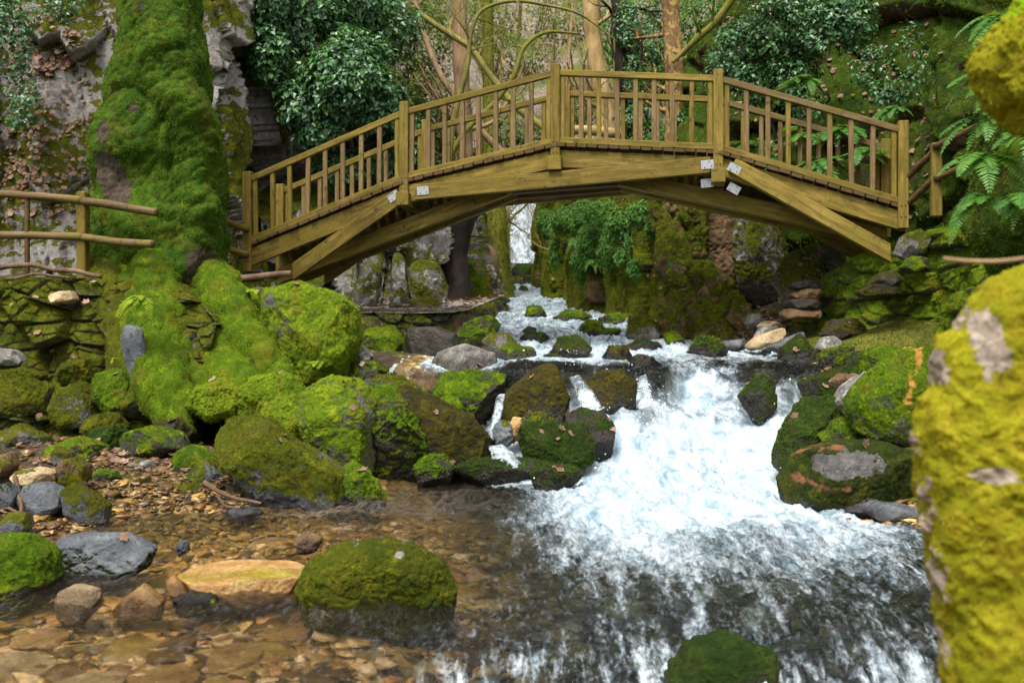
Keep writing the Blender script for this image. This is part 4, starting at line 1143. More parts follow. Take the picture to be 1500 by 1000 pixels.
for (lab, o_, D_, mt) in (
    ('long pale flat slab on the gravel at the foot of the right wall', [(1090, 508), (1108, 492), (1148, 480), (1156, 490), (1130, 506), (1100, 514)], 12.2, 'tanstone'),
    ('blue grey slab lying beside the long pale slab', [(1120, 512), (1150, 496), (1176, 486), (1180, 498), (1150, 516)], 11.8, 'wet_slate'),
    ('grey stone behind the long pale slab', [(1105, 492), (1114, 480), (1138, 478), (1140, 488), (1118, 496)], 12.6, 'slab'),
    ('brown round stone above the pale slab', [(1108, 478), (1118, 470), (1142, 472), (1146, 482), (1120, 486)], 12.9, 'tanstone'),
    ('dark flat stone at the waterline before the leaf litter', [(1042, 512), (1060, 500), (1092, 496), (1098, 508), (1070, 518)], 12.4, 'wet_slate'),
    ('mossy lump at the edge of the leaf litter', [(1092, 474), (1098, 460), (1112, 459), (1120, 470), (1112, 480), (1098, 482)], 13.0, 'olive_grey'),
    ('grey stone under the mossy right wall', [(1196, 510), (1205, 494), (1222, 492), (1238, 506), (1230, 518), (1204, 520)], 11.2, 'slab'),
    ('dark slate under the mossy right wall', [(1226, 520), (1236, 506), (1250, 508), (1254, 522), (1238, 528)], 10.9, 'wet_slate')):
    R('river_stone', lab, o_, D_, 0.2, mt, None, 0.15, 0.1, sub=4, amp=0.015, facets=4)
for k_, (y_, x0_, x1_, th) in enumerate(((418, 1158, 1204, 9), (432, 1160, 1202, 15), (446, 1150, 1200, 14), (460, 1144, 1202, 14))):
    R('stacked_stone', ['top slab of the little brown stone stack by the right wall', 'second slab from the top of the little stone stack by the right wall', 'third slab from the top of the little stone stack by the right wall', 'bottom slab of the little stone stack by the right wall'][k_],
      [(x0_, y_), (x0_ + 8, y_ - th * .5), (x1_ - 6, y_ - th * .55), (x1_, y_), (x1_ - 4, y_ + th * .5), (x0_ + 6, y_ + th * .5)], 12.3, 0.3, 'brown_dark' if k_ in (0, 2) else 'olive_rust', None, 0.1, 0.25, sub=4, amp=0.02, facets=5, box=4)
for k_, (o_, D_) in enumerate((([(1270, 420), (1290, 400), (1312, 396), (1322, 412), (1300, 424)], 11.2), ([(1256, 428), (1275, 418), (1316, 418), (1318, 432), (1262, 434)], 11.15),
                               ([(1314, 372), (1326, 344), (1346, 336), (1360, 350), (1352, 372), (1326, 380)], 11.15), ([(1324, 392), (1336, 376), (1356, 378), (1358, 394), (1336, 400)], 10.8))):
    R('wall_stone', ['dark stone on which the right end of the bridge truss rests', 'flat stone under the dark bearing stone of the truss', 'grey stone on top of the right wall at the foot of the bridge post', 'brown stone sticking out of the right wall under the bridge post'][k_],
      o_, D_, 0.25, ['brown_dark', 'brown_dark', 'olive_grey', 'green_dark'][k_], None, 0.4, 0.3, sub=4, amp=0.02, facets=5, box=3.5)
# foreground
R('boulder', 'mossy round boulder standing alone in the clear shallow pool', [(432, 862), (444, 830), (490, 800), (540, 792), (602, 800), (646, 826), (668, 862), (660, 905), (600, 912), (450, 896)], 4.92, 0.34, 'olive_grey', 'olive', 0.95, 0.02, sub=7, facets=2, amp=0.014, dens=26000, L=(0.006, 0.014), wd=0.0035, sink=0.1, wet=0.02, bald=((508, 806, 9, 3), (582, 818, 7, 4)))
R('river_stone', 'flat topped ochre stone like a sawn log lying in the shallows', [(258, 850), (268, 830), (340, 808), (415, 812), (444, 836), (428, 868), (370, 892), (296, 882)], 5.1, 0.36, 'goldstone', None, 0.1, 0.30, sub=6, facets=2, box=2.4, flat=842, amp=0.010, wet=0.05)
R('boulder', 'dark green mossy boulder cut by the left edge of the picture', [(-60, 800), (-10, 785), (34, 784), (70, 812), (80, 850), (45, 890), (-10, 905), (-70, 890)], 5.15, 0.30, 'green_dark', 'deep', 0.6, 0.3, sub=6, facets=2, amp=0.015, dens=24000, L=(0.007, 0.016), wd=0.004, sink=0.08, wet=0.08)
R('wet_rock', 'low wet slate boulder with dark moss skirts in the left shallows', [(50, 812), (70, 792), (120, 783), (180, 784), (224, 806), (214, 830), (140, 858), (78, 852)], 5.6, 0.30, 'wet_slate', 'deep', 0.42, -0.55, sub=6, facets=3, amp=0.015, dens=20000, L=(0.007, 0.016), wd=0.004, sink=0.08, wet=0.03)
R('river_stone', 'pale tan stone with one mossy side in the left shallows', [(74, 890), (88, 866), (112, 856), (144, 864), (146, 888), (110, 908)], 4.85, 0.12, 'tanstone', 'deep', 0.0, 0.1, sub=5, sink=0.05, amp=0.01)
R('river_stone', 'pale peaked stone in the shallows left of the ochre stone', [(160, 894), (184, 876), (206, 857), (238, 880), (236, 896), (190, 904)], 4.85, 0.13, 'goldstone', None, 0.0, 0.1, sub=5, facets=6, sink=0.03, amp=0.012)
R('river_stone', 'small yellow stone leaning against the ochre stone', [(243, 852), (250, 844), (270, 858), (282, 874), (270, 882), (252, 872)], 4.95, 0.07, 'goldstone', None, 0.5, 0.1, sub=4, sink=0.03, amp=0.006)
R('river_stone', 'dark mossy stone at the foot of the ochre stone', [(255, 878), (280, 868), (312, 876), (318, 888), (290, 894), (262, 890)], 4.85, 0.09, 'green_dark', None, 0.5, 0.2, sub=4, sink=0.03)
R('river_stone', 'small purple brown stone breaking the surface behind the mossy round boulder', [(430, 793), (436, 784), (455, 783), (470, 790), (464, 798), (438, 800)], 5.9, 0.08, 'olive_rust', None, 0.0, 0.1, sub=4, sink=0.04)
R('wet_rock', 'black pointed pebble in the shallows above the ochre stone', [(258, 800), (264, 792), (272, 794), (276, 802), (264, 804)], 5.8, 0.05, 'wet_slate', None, 0.0, 0.1, sub=4, sink=0.03)
R('boulder', 'drowned mossy boulder with water sheeting over it at the bottom of the frame', [(950, 1100), (972, 988), (1010, 946), (1068, 928), (1135, 946), (1192, 988), (1228, 1100)], 4.5, 0.34, 'deep_dark', 'deep', 0.5, 0.3, sub=6, facets=2, amp=0.014, dens=20000, L=(0.005, 0.012), wd=0.0035, sink=0.1, wet=-0.3)
R('wet_rock', 'low weedy black rock at the mouth of the rill in the pool', [(776, 692), (800, 682), (838, 684), (858, 694), (830, 704), (785, 704)], 8.45, 0.22, 'deep_dark', 'deep', 0.5, 0.3, L=(0.02, 0.04), sink=0.08)
R('wet_rock', 'long flat weedy ledge under the rill', [(655, 688), (690, 674), (760, 672), (805, 678), (800, 690), (700, 696)], 8.75, 0.25, 'deep_dark', 'deep', 0.45, 0.3, L=(0.02, 0.04), sink=0.1)
# the big out of focus boulder close to the camera, and the overhang above it
R('boulder', 'huge golden mossed boulder close to the camera along the right edge', [(1348, 700), (1356, 610), (1378, 570), (1386, 505), (1426, 446), (1472, 396), (1528, 338), (1640, 270), (1760, 380), (1800, 700), (1760, 1120), (1400, 1150), (1378, 1000), (1374, 930), (1358, 790)], 2.5, 0.42, 'gold', 'gold', 0.80, 0.12, sub=7, facets=9, box=2.9, amp=0.05, bil=0.016, bs=9, dens=46000, L=(0.005, 0.012), wd=0.003, nz=0.45, dcut=(0.72, 0.93), shear=0.55,
  bald=((1480, 500, 20, 56), (1455, 455, 9, 26), (1384, 610, 10, 40), (1380, 560, 8, 26), (1410, 980, 22, 50), (1392, 800, 16, 90), (1400, 900, 22, 70), (1385, 700, 12, 60), (1470, 700, 30, 12), (1420, 540, 10, 30)),
  strip=lambda V, N: np.clip(0.55 * fbm(V, 2.2, 3, 9) + 0.55 * ss(W(0, 640, 2.3)[2], W(0, 400, 2.3)[2], V[:, 2]) * ss(W(1480, 0, 2.3)[0], W(1400, 0, 2.3)[0], V[:, 0]) , 0, 1))
R('rock_overhang', 'golden moss tuft hanging into the upper right corner close to the camera', [(1446, 92), (1462, 44), (1496, 6), (1560, -60), (1680, -60), (1700, 120), (1600, 200), (1512, 186), (1480, 152)], 2.6, 0.25, 'gold', 'gold', 0.75, 0.0, sub=6, amp=0.04, bil=0.04, bs=8, dens=40000, L=(0.008, 0.022), wd=0.0035, nz=0.4,
  strip=lambda V, N: np.clip(0.6 * ss(W(0, 60, 2.6)[2], W(0, 10, 2.6)[2], V[:, 2]) + 0.4 * fbm(V, 3, 3, 9), 0, 1))
# cobbles on the left shore
for (lab, o_, D_, th, mt, sh, bi) in (
    ('blue grey wet cobble with specks of moss on the left shore', [(28, 735), (34, 712), (62, 706), (92, 716), (96, 742), (70, 760), (36, 756)], 7.0, .2, 'wet_slate', None, .22),
    ('olive pointed cobble right of the blue grey cobble', [(90, 720), (104, 708), (130, 720), (156, 742), (158, 768), (120, 774), (98, 752)], 6.95, .2, 'olive_slate', 'olive', .5),
    ('round green brown cobble above the olive pointed cobble', [(80, 694), (90, 674), (110, 669), (128, 682), (128, 704), (108, 714), (86, 710)], 7.5, .2, 'olive_rust', 'olive', .4),
    ('flat pinkish brown cobble above the blue grey cobble', [(16, 702), (26, 690), (54, 685), (78, 692), (80, 704), (44, 712), (18, 710)], 7.4, .2, 'tanstone', None, .1),
    ('dark cobble cut by the left edge of the picture above the mossy boulder', [(-20, 735), (-12, 714), (8, 708), (22, 722), (20, 744), (-8, 748)], 6.9, .18, 'wet_slate', None, .2),
    ('olive cobble under the blue grey cobble', [(0, 770), (10, 752), (36, 752), (44, 772), (30, 786), (4, 784)], 6.4, .15, 'olive_slate', None, .35),
    ('long flat grey stone with mossy end lying at the waterline', [(205, 732), (222, 712), (260, 707), (300, 712), (308, 728), (296, 738), (220, 741)], 7.9, .22, 'olive_grey', 'olive', .28),
    ('dark egg shaped cobble behind the long flat grey stone', [(168, 706), (180, 696), (204, 695), (218, 704), (206, 716), (178, 717)], 8.1, .18, 'olive_slate', 'olive', .4),
    ('small mossy cobble under the tangle of roots', [(130, 700), (142, 688), (168, 690), (176, 702), (160, 714), (138, 712)], 7.9, .16, 'green_dark', 'green', .5),
    ('olive cobble at the foot of the stone wall', [(72, 668), (84, 654), (104, 662), (106, 676), (86, 684)], 8.3, .16, 'olive_slate', 'olive', .4),
    ('wet flat stone just out of the water below the slanting slab', [(326, 752), (345, 743), (375, 745), (384, 752), (360, 759), (335, 759)], 7.35, .16, 'wet_slate', None, .2),
    ('mossy hump over the roots left of the slanting slab', [(236, 694), (246, 668), (276, 652), (318, 660), (336, 690), (322, 712), (270, 708)], 8.5, .35, 'green_dark', 'green', .55),
    ('mossy stone strewn with dry leaves at the wall foot', [(172, 654), (186, 632), (220, 622), (262, 634), (276, 656), (240, 670), (190, 670)], 9.0, .35, 'green_dark', 'olive', .45),
    ('small slate under the mossy stone with dry leaves', [(190, 682), (200, 674), (220, 675), (224, 684), (205, 688)], 8.4, .12, 'slab', None, .1),
    ('brown cobble at the far left foot of the wall', [(-15, 690), (-5, 668), (14, 664), (22, 682), (10, 698)], 7.6, .18, 'olive_rust', None, .3)):
    R('cobble', lab, o_, D_, th, mt, sh, bi, 0.3, sub=5, amp=0.012, facets=4, L=(0.008, 0.016))
for (lab, o_, D_, th, mt, sh, bi) in (
    ('broad mossy stone filling the shore below the stone wall', [(40, 690), (60, 660), (110, 640), (150, 655), (160, 690), (120, 705), (60, 705)], 8.8, .35, 'green_dark', 'olive', .5),
    ('dark mossy block at the left wall foot beside the tree root', [(120, 660), (132, 632), (170, 622), (190, 645), (182, 672), (140, 678)], 9.3, .3, 'deep_dark', 'olive', .45),
    ('bare brown block between the root and the leafy stone', [(215, 640), (228, 618), (262, 612), (282, 632), (272, 652), (230, 655)], 9.35, .3, 'brown_dark', 'brown', .4),
    ('mossy angular stone at the far left in front of the wall', [(-30, 690), (-20, 640), (20, 622), (60, 640), (66, 680), (30, 700)], 9.1, .4, 'olive_grey', 'olive', .5),
    ('olive stone wedged left of the slanting slab', [(270, 720), (276, 690), (302, 672), (330, 700), (338, 730), (300, 738)], 8.2, .25, 'olive_slate', 'olive', .4),
    ('small dark stone under the slanting slab at the water', [(352, 742), (362, 726), (392, 722), (404, 738), (396, 750), (360, 752)], 7.75, .18, 'deep_dark', None, .3),
    ('brown root bound stone in the middle of the left shore', [(186, 728), (192, 706), (216, 700), (232, 718), (226, 736), (198, 738)], 8.0, .2, 'brown_dark', 'brown', .4),
    ('wet dark cobble between the olive cobble and the long flat stone', [(152, 742), (160, 722), (188, 718), (204, 734), (196, 750), (166, 754)], 7.75, .18, 'wet_slate', None, .2),
    ('low mossy stone at the waterline behind the wet slate boulder', [(118, 778), (134, 760), (168, 756), (186, 770), (178, 784), (132, 786)], 7.1, .18, 'deep_dark', 'deep', .5),
    ('brown stone at the far left above the dark cobble', [(-20, 712), (-8, 692), (20, 690), (30, 706), (16, 718), (-10, 720)], 7.7, .2, 'brown_dark', None, .35)):
    R('mossy_rock', lab, o_, D_, th, mt, sh, bi, 0.3, sub=5, amp=0.025, L=(0.008, 0.018), box=3.0)
for (lab, o_, D_, mt, sh) in (
    ('big square stone low in the left wall at the picture edge', [(-20, 600), (-15, 560), (40, 552), (72, 566), (70, 602), (10, 612)], 10.1, 'olive_grey', 'olive'),
    ('angular mossy stone in the middle of the left wall', [(70, 612), (76, 572), (120, 560), (150, 580), (146, 620), (96, 630)], 10.0, 'olive_grey', 'olive'),
    ('tilted brown stone in the left wall above the angular mossy stone', [(84, 560), (92, 534), (128, 526), (140, 548), (126, 566)], 10.2, 'olive_rust', 'olive'),
    ('mossy bulging stone in the left wall next to the bare slate slab', [(130, 590), (136, 548), (172, 536), (192, 560), (188, 604), (150, 612)], 10.0, 'green_dark', 'green'),
    ('grey stone with moss top low in the left wall near the root', [(120, 648), (128, 612), (164, 604), (182, 624), (172, 654), (136, 660)], 9.7, 'olive_grey', 'olive'),
    ('long stone in the left wall under the pale flat stone', [(-20, 570), (-10, 545), (36, 540), (62, 550), (56, 566), (0, 576)], 10.2, 'olive_rust', 'olive')):
    R('wall_stone', lab, o_, D_, .3, mt, sh, .68, .4, sub=5, amp=.03, box=3.4, facets=10, wet=-9)
# mossy ground lumps at the foot of the tree
for (lab, o_, D_, th) in (
    ('great rounded mossy knoll between the tree and the bridge end', [(386, 470), (390, 424), (430, 412), (482, 424), (522, 450), (526, 500), (508, 548), (455, 575), (410, 550), (392, 510)], 10.7, .8),
    ('mossy hummock just below the tree roots', [(272, 596), (290, 566), (330, 555), (368, 575), (362, 604), (310, 618)], 9.6, .45),
    ('long mossy hummock above the bright boulder', [(340, 590), (360, 555), (410, 545), (445, 570), (450, 610), (400, 625), (350, 618)], 9.5, .5),
    ('soft mossy hummock left of the bright boulder', [(376, 625), (392, 588), (425, 580), (446, 605), (448, 650), (415, 665), (385, 650)], 9.1, .45)):
    R('mossy_knoll', lab, o_, D_, th, 'lime_grey', 'lime', 0.75, 0.2, sub=6, bil=0.09, bs=3, facets=5, dens=7000, L=(0.014, 0.028), cat='mossy knoll', wet=-9)

# ------------------------------------------------------------------ the old mossy tree
def finish(g, V, F, N, mask, shoot, dens, L, wd, seed, mats, **k):
    if shoot:
        b = blades(V, F, mask, dens, L, wd, seed, **k)
        if b is not None:
            g.add(b[0], b[1], len(mats), False, tint=b[2])
            mats = mats + [MAT[SHOOT[shoot]]]
    return mats

tree = empty('old_tree', W(240, 480, 11.9), 'huge old tree cloaked in green moss standing on the left bank wall', 'tree')
prof = np.array([(-90, 192, 296), (-30, 184, 300), (0, 180, 303), (60, 165, 306), (120, 157, 312), (180, 150, 324), (220, 143, 330), (260, 138, 336), (300, 132, 342), (340, 128, 347), (380, 126, 347), (420, 136, 346), (460, 170, 352), (500, 200, 368), (545, 220, 395)], float)
nr, ns = 300, 230
py = np.linspace(-90, 545, nr)
lx, rx = np.interp(py, prof[:, 0], prof[:, 1]), np.interp(py, prof[:, 0], prof[:, 2])
TD = 11.9
cx = ((lx + rx) / 2 - 750) / FPX * TD; hw = (rx - lx) / 2 / FPX * TD * 0.97
zz = CAMZ + (500 - py) / FPX * TD
th = np.linspace(0, 2 * math.pi, ns, endpoint=False)
TV = np.stack([cx[:, None] + hw[:, None] * np.cos(th), TD - 0.85 * hw[:, None] * np.sin(th), np.repeat(zz[:, None], ns, 1)], 2).reshape(-1, 3)
i, j = np.meshgrid(np.arange(nr - 1), np.arange(ns), indexing='ij')
a_, b_, c_, d_ = (i * ns + j).ravel(), (i * ns + (j + 1) % ns).ravel(), ((i + 1) * ns + (j + 1) % ns).ravel(), ((i + 1) * ns + j).ravel()
TF = np.concatenate([np.stack([a_, c_, b_], 1), np.stack([a_, d_, c_], 1)])
TN = vnormals(TV, TF)
if (TN * (TV - np.array([cx.mean(), TD, 0]))[:, :]).sum() < 0:
    TF = TF[:, ::-1]; TN = -TN
S_ = TV * np.array([1, 1, 0.65])
TV = TV + TN * (0.22 * fbm(S_, 1.1, 3, 61) + 0.28 * (billow(S_, 1.35, 3, 62) - 0.5) + 0.07 * (billow(TV, 4.5, 3, 63) - 0.5) + 0.03 * (billow(TV, 12, 2, 64) - 0.5))[:, None]
for (bx, by, r_, h_) in ((318, 205, .40, .16), (265, 150, .35, .14), (333, 370, .30, .12), (290, 300, .4, .12), (200, 330, .35, .10), (255, 395, .3, .12), (180, 210, .3, .08), (235, 70, .4, .10)):
    c0 = W(bx, by, TD - 0.6)
    TV = TV + TN * (1.7 * h_ * np.exp(-((TV - c0) ** 2).sum(1) / (2 * (r_ * .6) ** 2)))[:, None]
TN = vnormals(TV, TF)
hollow = 0
for (bx, by, r_) in ((153, 190, .16), (150, 245, .22), (175, 285, .2), (300, 395, .28), (250, 455, .22), (196, 160, .10), (205, 5, .14)):
    hollow = hollow + np.exp(-((TV - W(bx, by, TD - 0.6)) ** 2).sum(1) / (2 * r_ ** 2 * .5))
tm = np.clip(0.98 + 0.55 * fbm(TV, 1.4, 4, 66) - 1.0 * hollow + 0.1 * TN[:, 2], 0, 1)
g = Geo().add(TV, TF, 0, True, moss=tm, wet=0, tint=.5)
SHOOT['trunk'] = 'sh_trunk'
mats = finish(g, TV, TF, TN, tm, 'trunk', 15000, (0.012, 0.030), 0.0075, 5, [MAT['bark_moss']], droop=0.9)
g.build('trunk', mats, tree)
for k_, (pts, rr, sh, mt) in enumerate((
    ([(195, 425, 11.4), (212, 480, 10.7), (232, 545, 10.1), (250, 590, 9.7), (262, 640, 9.4)], [.34, .32, .30, .27, .14], 'green', 'green_dark'),
    ([(238, 450, 11.3), (265, 510, 10.7), (290, 560, 10.2), (306, 610, 9.8)], [.26, .23, .20, .12], 'lime', 'green_grey'),
    ([(285, 460, 11.3), (318, 520, 10.7), (352, 565, 10.2), (396, 604, 9.8)], [.34, .30, .26, .14], 'lime', 'green_grey'),
    ([(325, 450, 11.2), (362, 510, 10.7), (398, 550, 10.3), (444, 594, 9.9)], [.34, .29, .25, .14], 'lime', 'green_grey'),
    ([(345, 440, 11.4), (380, 478, 11.0), (405, 530, 10.5), (418, 560, 10.3)], [.26, .22, .16, .10], 'green', 'green_grey'),
    ([(222, 395, 11.3), (232, 450, 10.8), (250, 520, 10.3), (268, 575, 9.95)], [.28, .27, .22, .12], 'green', 'green_grey'),
    ([(300, 400, 11.7), (338, 448, 11.0), (372, 508, 10.5), (402, 556, 10.2)], [.24, .27, .25, .14], 'lime', 'green_grey'),
    ([(160, 400, 11.5), (172, 450, 10.9), (185, 520, 10.4), (200, 600, 9.9)], [.30, .24, .2, .12], 'olive', 'olive_grey'))):
    S = smooth_path([W(*p) for p in pts], 60)
    r_ = np.interp(np.linspace(0, 1, 60), np.linspace(0, 1, len(rr)), rr)
    V_, F_ = tube(S, r_, 44)
    N_ = vnormals(V_, F_)
    V_ = V_ + N_ * (0.10 * fbm(V_, 2.0, 3, 70 + k_) + 0.12 * (billow(V_, 3.2, 4, 80 + k_) - .5))[:, None]
    N_ = vnormals(V_, F_)
    m_ = np.clip(0.72 + 0.3 * N_[:, 2] + .6 * fbm(V_, 1.8, 4, 90 + k_), 0, 1)
    g = Geo().add(V_, F_, 0, True, moss=m_, wet=0, tint=.5)
    mats = finish(g, V_, F_, N_, m_, sh, 8000, (0.014, 0.03), 0.007, 7 + k_, [MAT[mt]])
    g.build('root', mats, tree)

# ------------------------------------------------------------------ rock faces and walls
def face_sheet(plan, z0, z1, nu, nv, cw=0.16, sec=0.30, stria=0.0, lean=0.1, bu=0.6, bv=1.2, amp=0.3, crack=0.12, tilt=0.3, fb=0.12, seed=0, slant=0.0, cap=0.0, capn=0, caprise=0.2, wob=0.12):
    plan = np.asarray(plan, float)
    seg = np.hypot(*np.diff(plan, axis=0).T); cum = np.concatenate([[0], np.cumsum(seg)])
    L = cum[-1]
    u = np.linspace(0, L, nu)
    S = smooth_path(np.column_stack([plan, np.zeros(len(plan))]), 400)[:, :2]
    sc = np.concatenate([[0], np.cumsum(np.hypot(*np.diff(S, axis=0).T))]); sc *= L / sc[-1]
    X, Y = np.interp(u, sc, S[:, 0]), np.interp(u, sc, S[:, 1])
    dx, dy = np.gradient(X), np.gradient(Y)
    l = np.hypot(dx, dy); nx, ny = dy / l, -dx / l              # faces the camera when the plan runs left to right
    Z0 = np.interp(u, np.linspace(0, L, len(np.atleast_1d(z0))), np.atleast_1d(z0)) if np.ndim(z0) else np.full(nu, float(z0))
    Z1 = np.interp(u, cum, z1) if np.ndim(z1) else np.full(nu, float(z1))
    Z1 = Z1 + wob * fbm(np.column_stack([u, u * 0, u * 0 + seed]), 1.2, 3, seed + 4)
    v = np.linspace(0, 1, nv)
    U = np.repeat(u[:, None], nv, 1)
    Z = Z0[:, None] * (1 - v) + Z1[:, None] * v
    back = lean * (Z - Z0[:, None])
    if capn:
        vc = np.linspace(0, 1, capn + 1)[1:]
        U = np.concatenate([U, np.repeat(u[:, None], capn, 1)], 1)
        back = np.concatenate([back, back[:, -1:] + cap * vc[None]], 1)
        Z = np.concatenate([Z, Z1[:, None] + caprise * vc[None]], 1)
    V = np.stack([X[:, None] - nx[:, None] * back, Y[:, None] - ny[:, None] * back, Z], 2).reshape(-1, 3)
    NX = np.stack([np.repeat(nx[:, None], Z.shape[1], 1), np.repeat(ny[:, None], Z.shape[1], 1), np.zeros_like(Z)], 2).reshape(-1, 3)
    Uf, Zf = (U + back * 0.5).ravel(), Z.ravel()
    P_ = np.stack([Uf, Zf, np.full_like(Uf, seed)], 1)
    w1_ = 0.35 * fbm(P_, 0.9, 3, seed + 1); w2_ = 0.35 * fbm(P_, 0.9, 3, seed + 2)
    f1, f2, c1, c2, du, dv = worley((Uf + slant * Zf + w1_ * bu) / bu, (Zf + w2_ * bv) / bv, seed)
    d = amp * (c1 - 0.5) + tilt * amp * (du * (c2 - .5) * 2 - dv * 0.7) - crack * (1 - ss(0.0, cw, f2 - f1))
    g1, g2, e1, e2, du2, dv2 = worley((Uf + slant * Zf) / (bu * .37), Zf / (bv * .37), seed + 50)
    d = d + sec * amp * (e1 - .5) - sec * .8 * crack * (1 - ss(0, cw * .9, g2 - g1))
    if stria: d = d + stria * fbm(np.stack([(Uf + slant * Zf) * 3.0, Zf * .35, Uf * 0 + seed], 1), 1.0, 5, seed + 8, ridge=True)
    d = d + fb * fbm(V, 0.8, 5, seed + 6) + 0.04 * fbm(V, 5, 4, seed + 7)
    V = V + NX * d[:, None]
    if capn:
        V[:, 2] += (np.repeat((np.concatenate([np.zeros(nv), np.linspace(0, 1, capn)]))[None], nu, 0).ravel() > 0) * 0.08 * fbm(V, 2, 3, seed)
    F = gridfaces(nu, Z.shape[1])
    N = vnormals(V, F)
    if (N * (NX + np.array([0, 0, .3]))).sum() < 0:
        F = F[:, ::-1]; N = -N
    return V, F, N

def cliff(name, label, plan, z0, z1, nu, nv, mat, shoot, bias, up, dens, seed, L=(0.02, 0.05), wd=0.011, cat=None, kind=None, mz=0.8, msc=0.9, **k):
    V, F, N = face_sheet(plan, z0, z1, nu, nv, seed=seed, **k)
    m = np.clip(bias + up * N[:, 2] + mz * fbm(V, msc, 4, seed + 31), 0, 1)
    g = Geo().add(V, F, 0, True, moss=m, wet=0, tint=.5)
    mats = finish(g, V, F, N, m, shoot, dens, L, wd, seed, [MAT[mat]], droop=0.8)
    o = g.build(name, mats, None, loc=(V[:, 0].mean(), V[:, 1].mean(), V[:, 2].min()))
    tag(o, label, cat, None, kind)
    return V, F, N, m

LEFTCL = cliff('cliff', None, [(-11, 13.2), (-7.5, 13.9), (-5.6, 14.3), (-4.9, 14.5), (-4.35, 14.1), (-3.95, 14.9), (-3.85, 16.4), (-2.7, 18.0), (-2.0, 20.5), (-1.8, 23)], 1.6, [8.5, 8.5, 8.2, 8.5, 8.5, 8.5, 8.5, 7.5, 7.0, 7.0], 420, 240, 'cliff', 'olive', 0.44, 0.75, 1800, 11,
      kind='structure', bu=0.62, bv=1.9, amp=0.55, crack=0.10, tilt=0.5, fb=.05, cw=.05, sec=.2, lean=0.06, slant=0.12, cap=3.0, capn=8, caprise=1.5)
SLABS = cliff('rock_slabs', None, [(-3.7, 14.9), (-2.8, 15.4), (-1.75, 15.9), (-1.0, 17.2), (-.62, 19.4), (-.35, 23), (-.35, 28.3)], [1.4, 2.6], [3.2, 3.35, 3.6, 3.7, 4.0, 5.4, 6.5], 330, 150, 'slab', 'olive', 0.34, 0.55, 2600, 23,
      kind='structure', bu=0.45, bv=2.2, amp=0.62, crack=0.2, tilt=0.55, cw=.07, sec=.12, fb=.05, lean=0.16, slant=-0.22, cap=2.2, capn=16, caprise=0.9)
GORGE = cliff('gorge_wall', None, [(1.5, 30), (.85, 27), (.78, 24), (1.12, 20.5), (1.6, 17.8), (1.95, 16.2), (2.2, 15.0), (2.75, 14.3)], [2.6, 0.9], [6.2, 5.6, 5.0, 4.35, 4.0, 3.8, 3.7, 3.6], 420, 170, 'gorge', 'green', 0.66, 0.5, 2600, 37,
      kind='structure', cw=.09, sec=.05, stria=.20, bu=0.75, bv=3.4, amp=0.55, crack=0.20, tilt=0.15, lean=0.10, slant=0.28, cap=3.0, capn=14, caprise=0.9)
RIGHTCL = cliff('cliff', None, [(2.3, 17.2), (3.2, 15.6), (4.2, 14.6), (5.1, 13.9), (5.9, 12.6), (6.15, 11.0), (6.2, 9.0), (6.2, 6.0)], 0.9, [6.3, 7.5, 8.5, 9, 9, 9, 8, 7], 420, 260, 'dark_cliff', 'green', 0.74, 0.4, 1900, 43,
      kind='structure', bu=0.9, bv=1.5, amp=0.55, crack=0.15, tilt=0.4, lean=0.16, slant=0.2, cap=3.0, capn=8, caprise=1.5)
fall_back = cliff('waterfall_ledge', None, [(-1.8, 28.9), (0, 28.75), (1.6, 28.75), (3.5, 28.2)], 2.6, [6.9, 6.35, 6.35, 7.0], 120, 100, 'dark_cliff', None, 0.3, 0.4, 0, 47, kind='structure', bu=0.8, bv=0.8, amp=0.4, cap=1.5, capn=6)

LW = cliff('stone_wall', 'mossy dry stone wall holding up the left bank below the handrail', [(-7.6, 9.95), (-6.0, 9.85), (-4.6, 9.8), (-3.75, 9.75), (-3.15, 9.7)], -0.15, [2.0, 2.0, 1.98, 1.95, 1.5], 420, 260, 'olive_grey', 'olive', 0.62, 0.6, 7000, 53,
      L=(0.012, 0.03), wd=0.007, cat='stone wall', bu=0.36, bv=0.25, amp=0.24, crack=0.12, tilt=0.6, lean=0.46, fb=0.22, cap=1.3, capn=30, caprise=0.02, wob=0.06, msc=1.6, mz=1.0)
PW = cliff('stone_wall', 'low mossy stone wall edging the path beside the rapids', [(-3.0, 12.5), (-2.1, 13.0), (-1.2, 13.25), (-.62, 13.45), (-.42, 14.2), (-.38, 15.5), (-.25, 17), (-.05, 18.6)], [0.85, 1.7], [1.66, 1.66, 1.66, 1.68, 1.74, 1.84, 1.97, 2.1], 420, 70, 'olive_grey', 'olive', 0.52, 0.6, 4500, 59,
      cat='stone wall', bu=0.34, bv=0.22, amp=0.22, crack=0.10, lean=0.12, fb=0.12, cap=0.30, capn=8, caprise=0.02, wob=0.03)
RW = cliff('stone_wall', 'tall mossy stone wall carrying the right end of the bridge', [(3.55, 13.2), (3.78, 12.3), (4.2, 11.4), (4.5, 10.4), (4.55, 9.2), (4.5, 8.0), (4.6, 6.5)], [0.6, -.2], [1.9, 2.25, 2.5, 2.62, 2.62, 2.5, 2.4], 360, 200, 'lime_grey', 'green', 0.74, 0.45, 6500, 61,
      cat='stone wall', bu=0.36, bv=0.26, amp=0.24, crack=0.10, lean=0.20, fb=0.2, cap=1.4, capn=22, caprise=0.1, wob=0.12, L=(0.02, 0.05), wd=0.009)

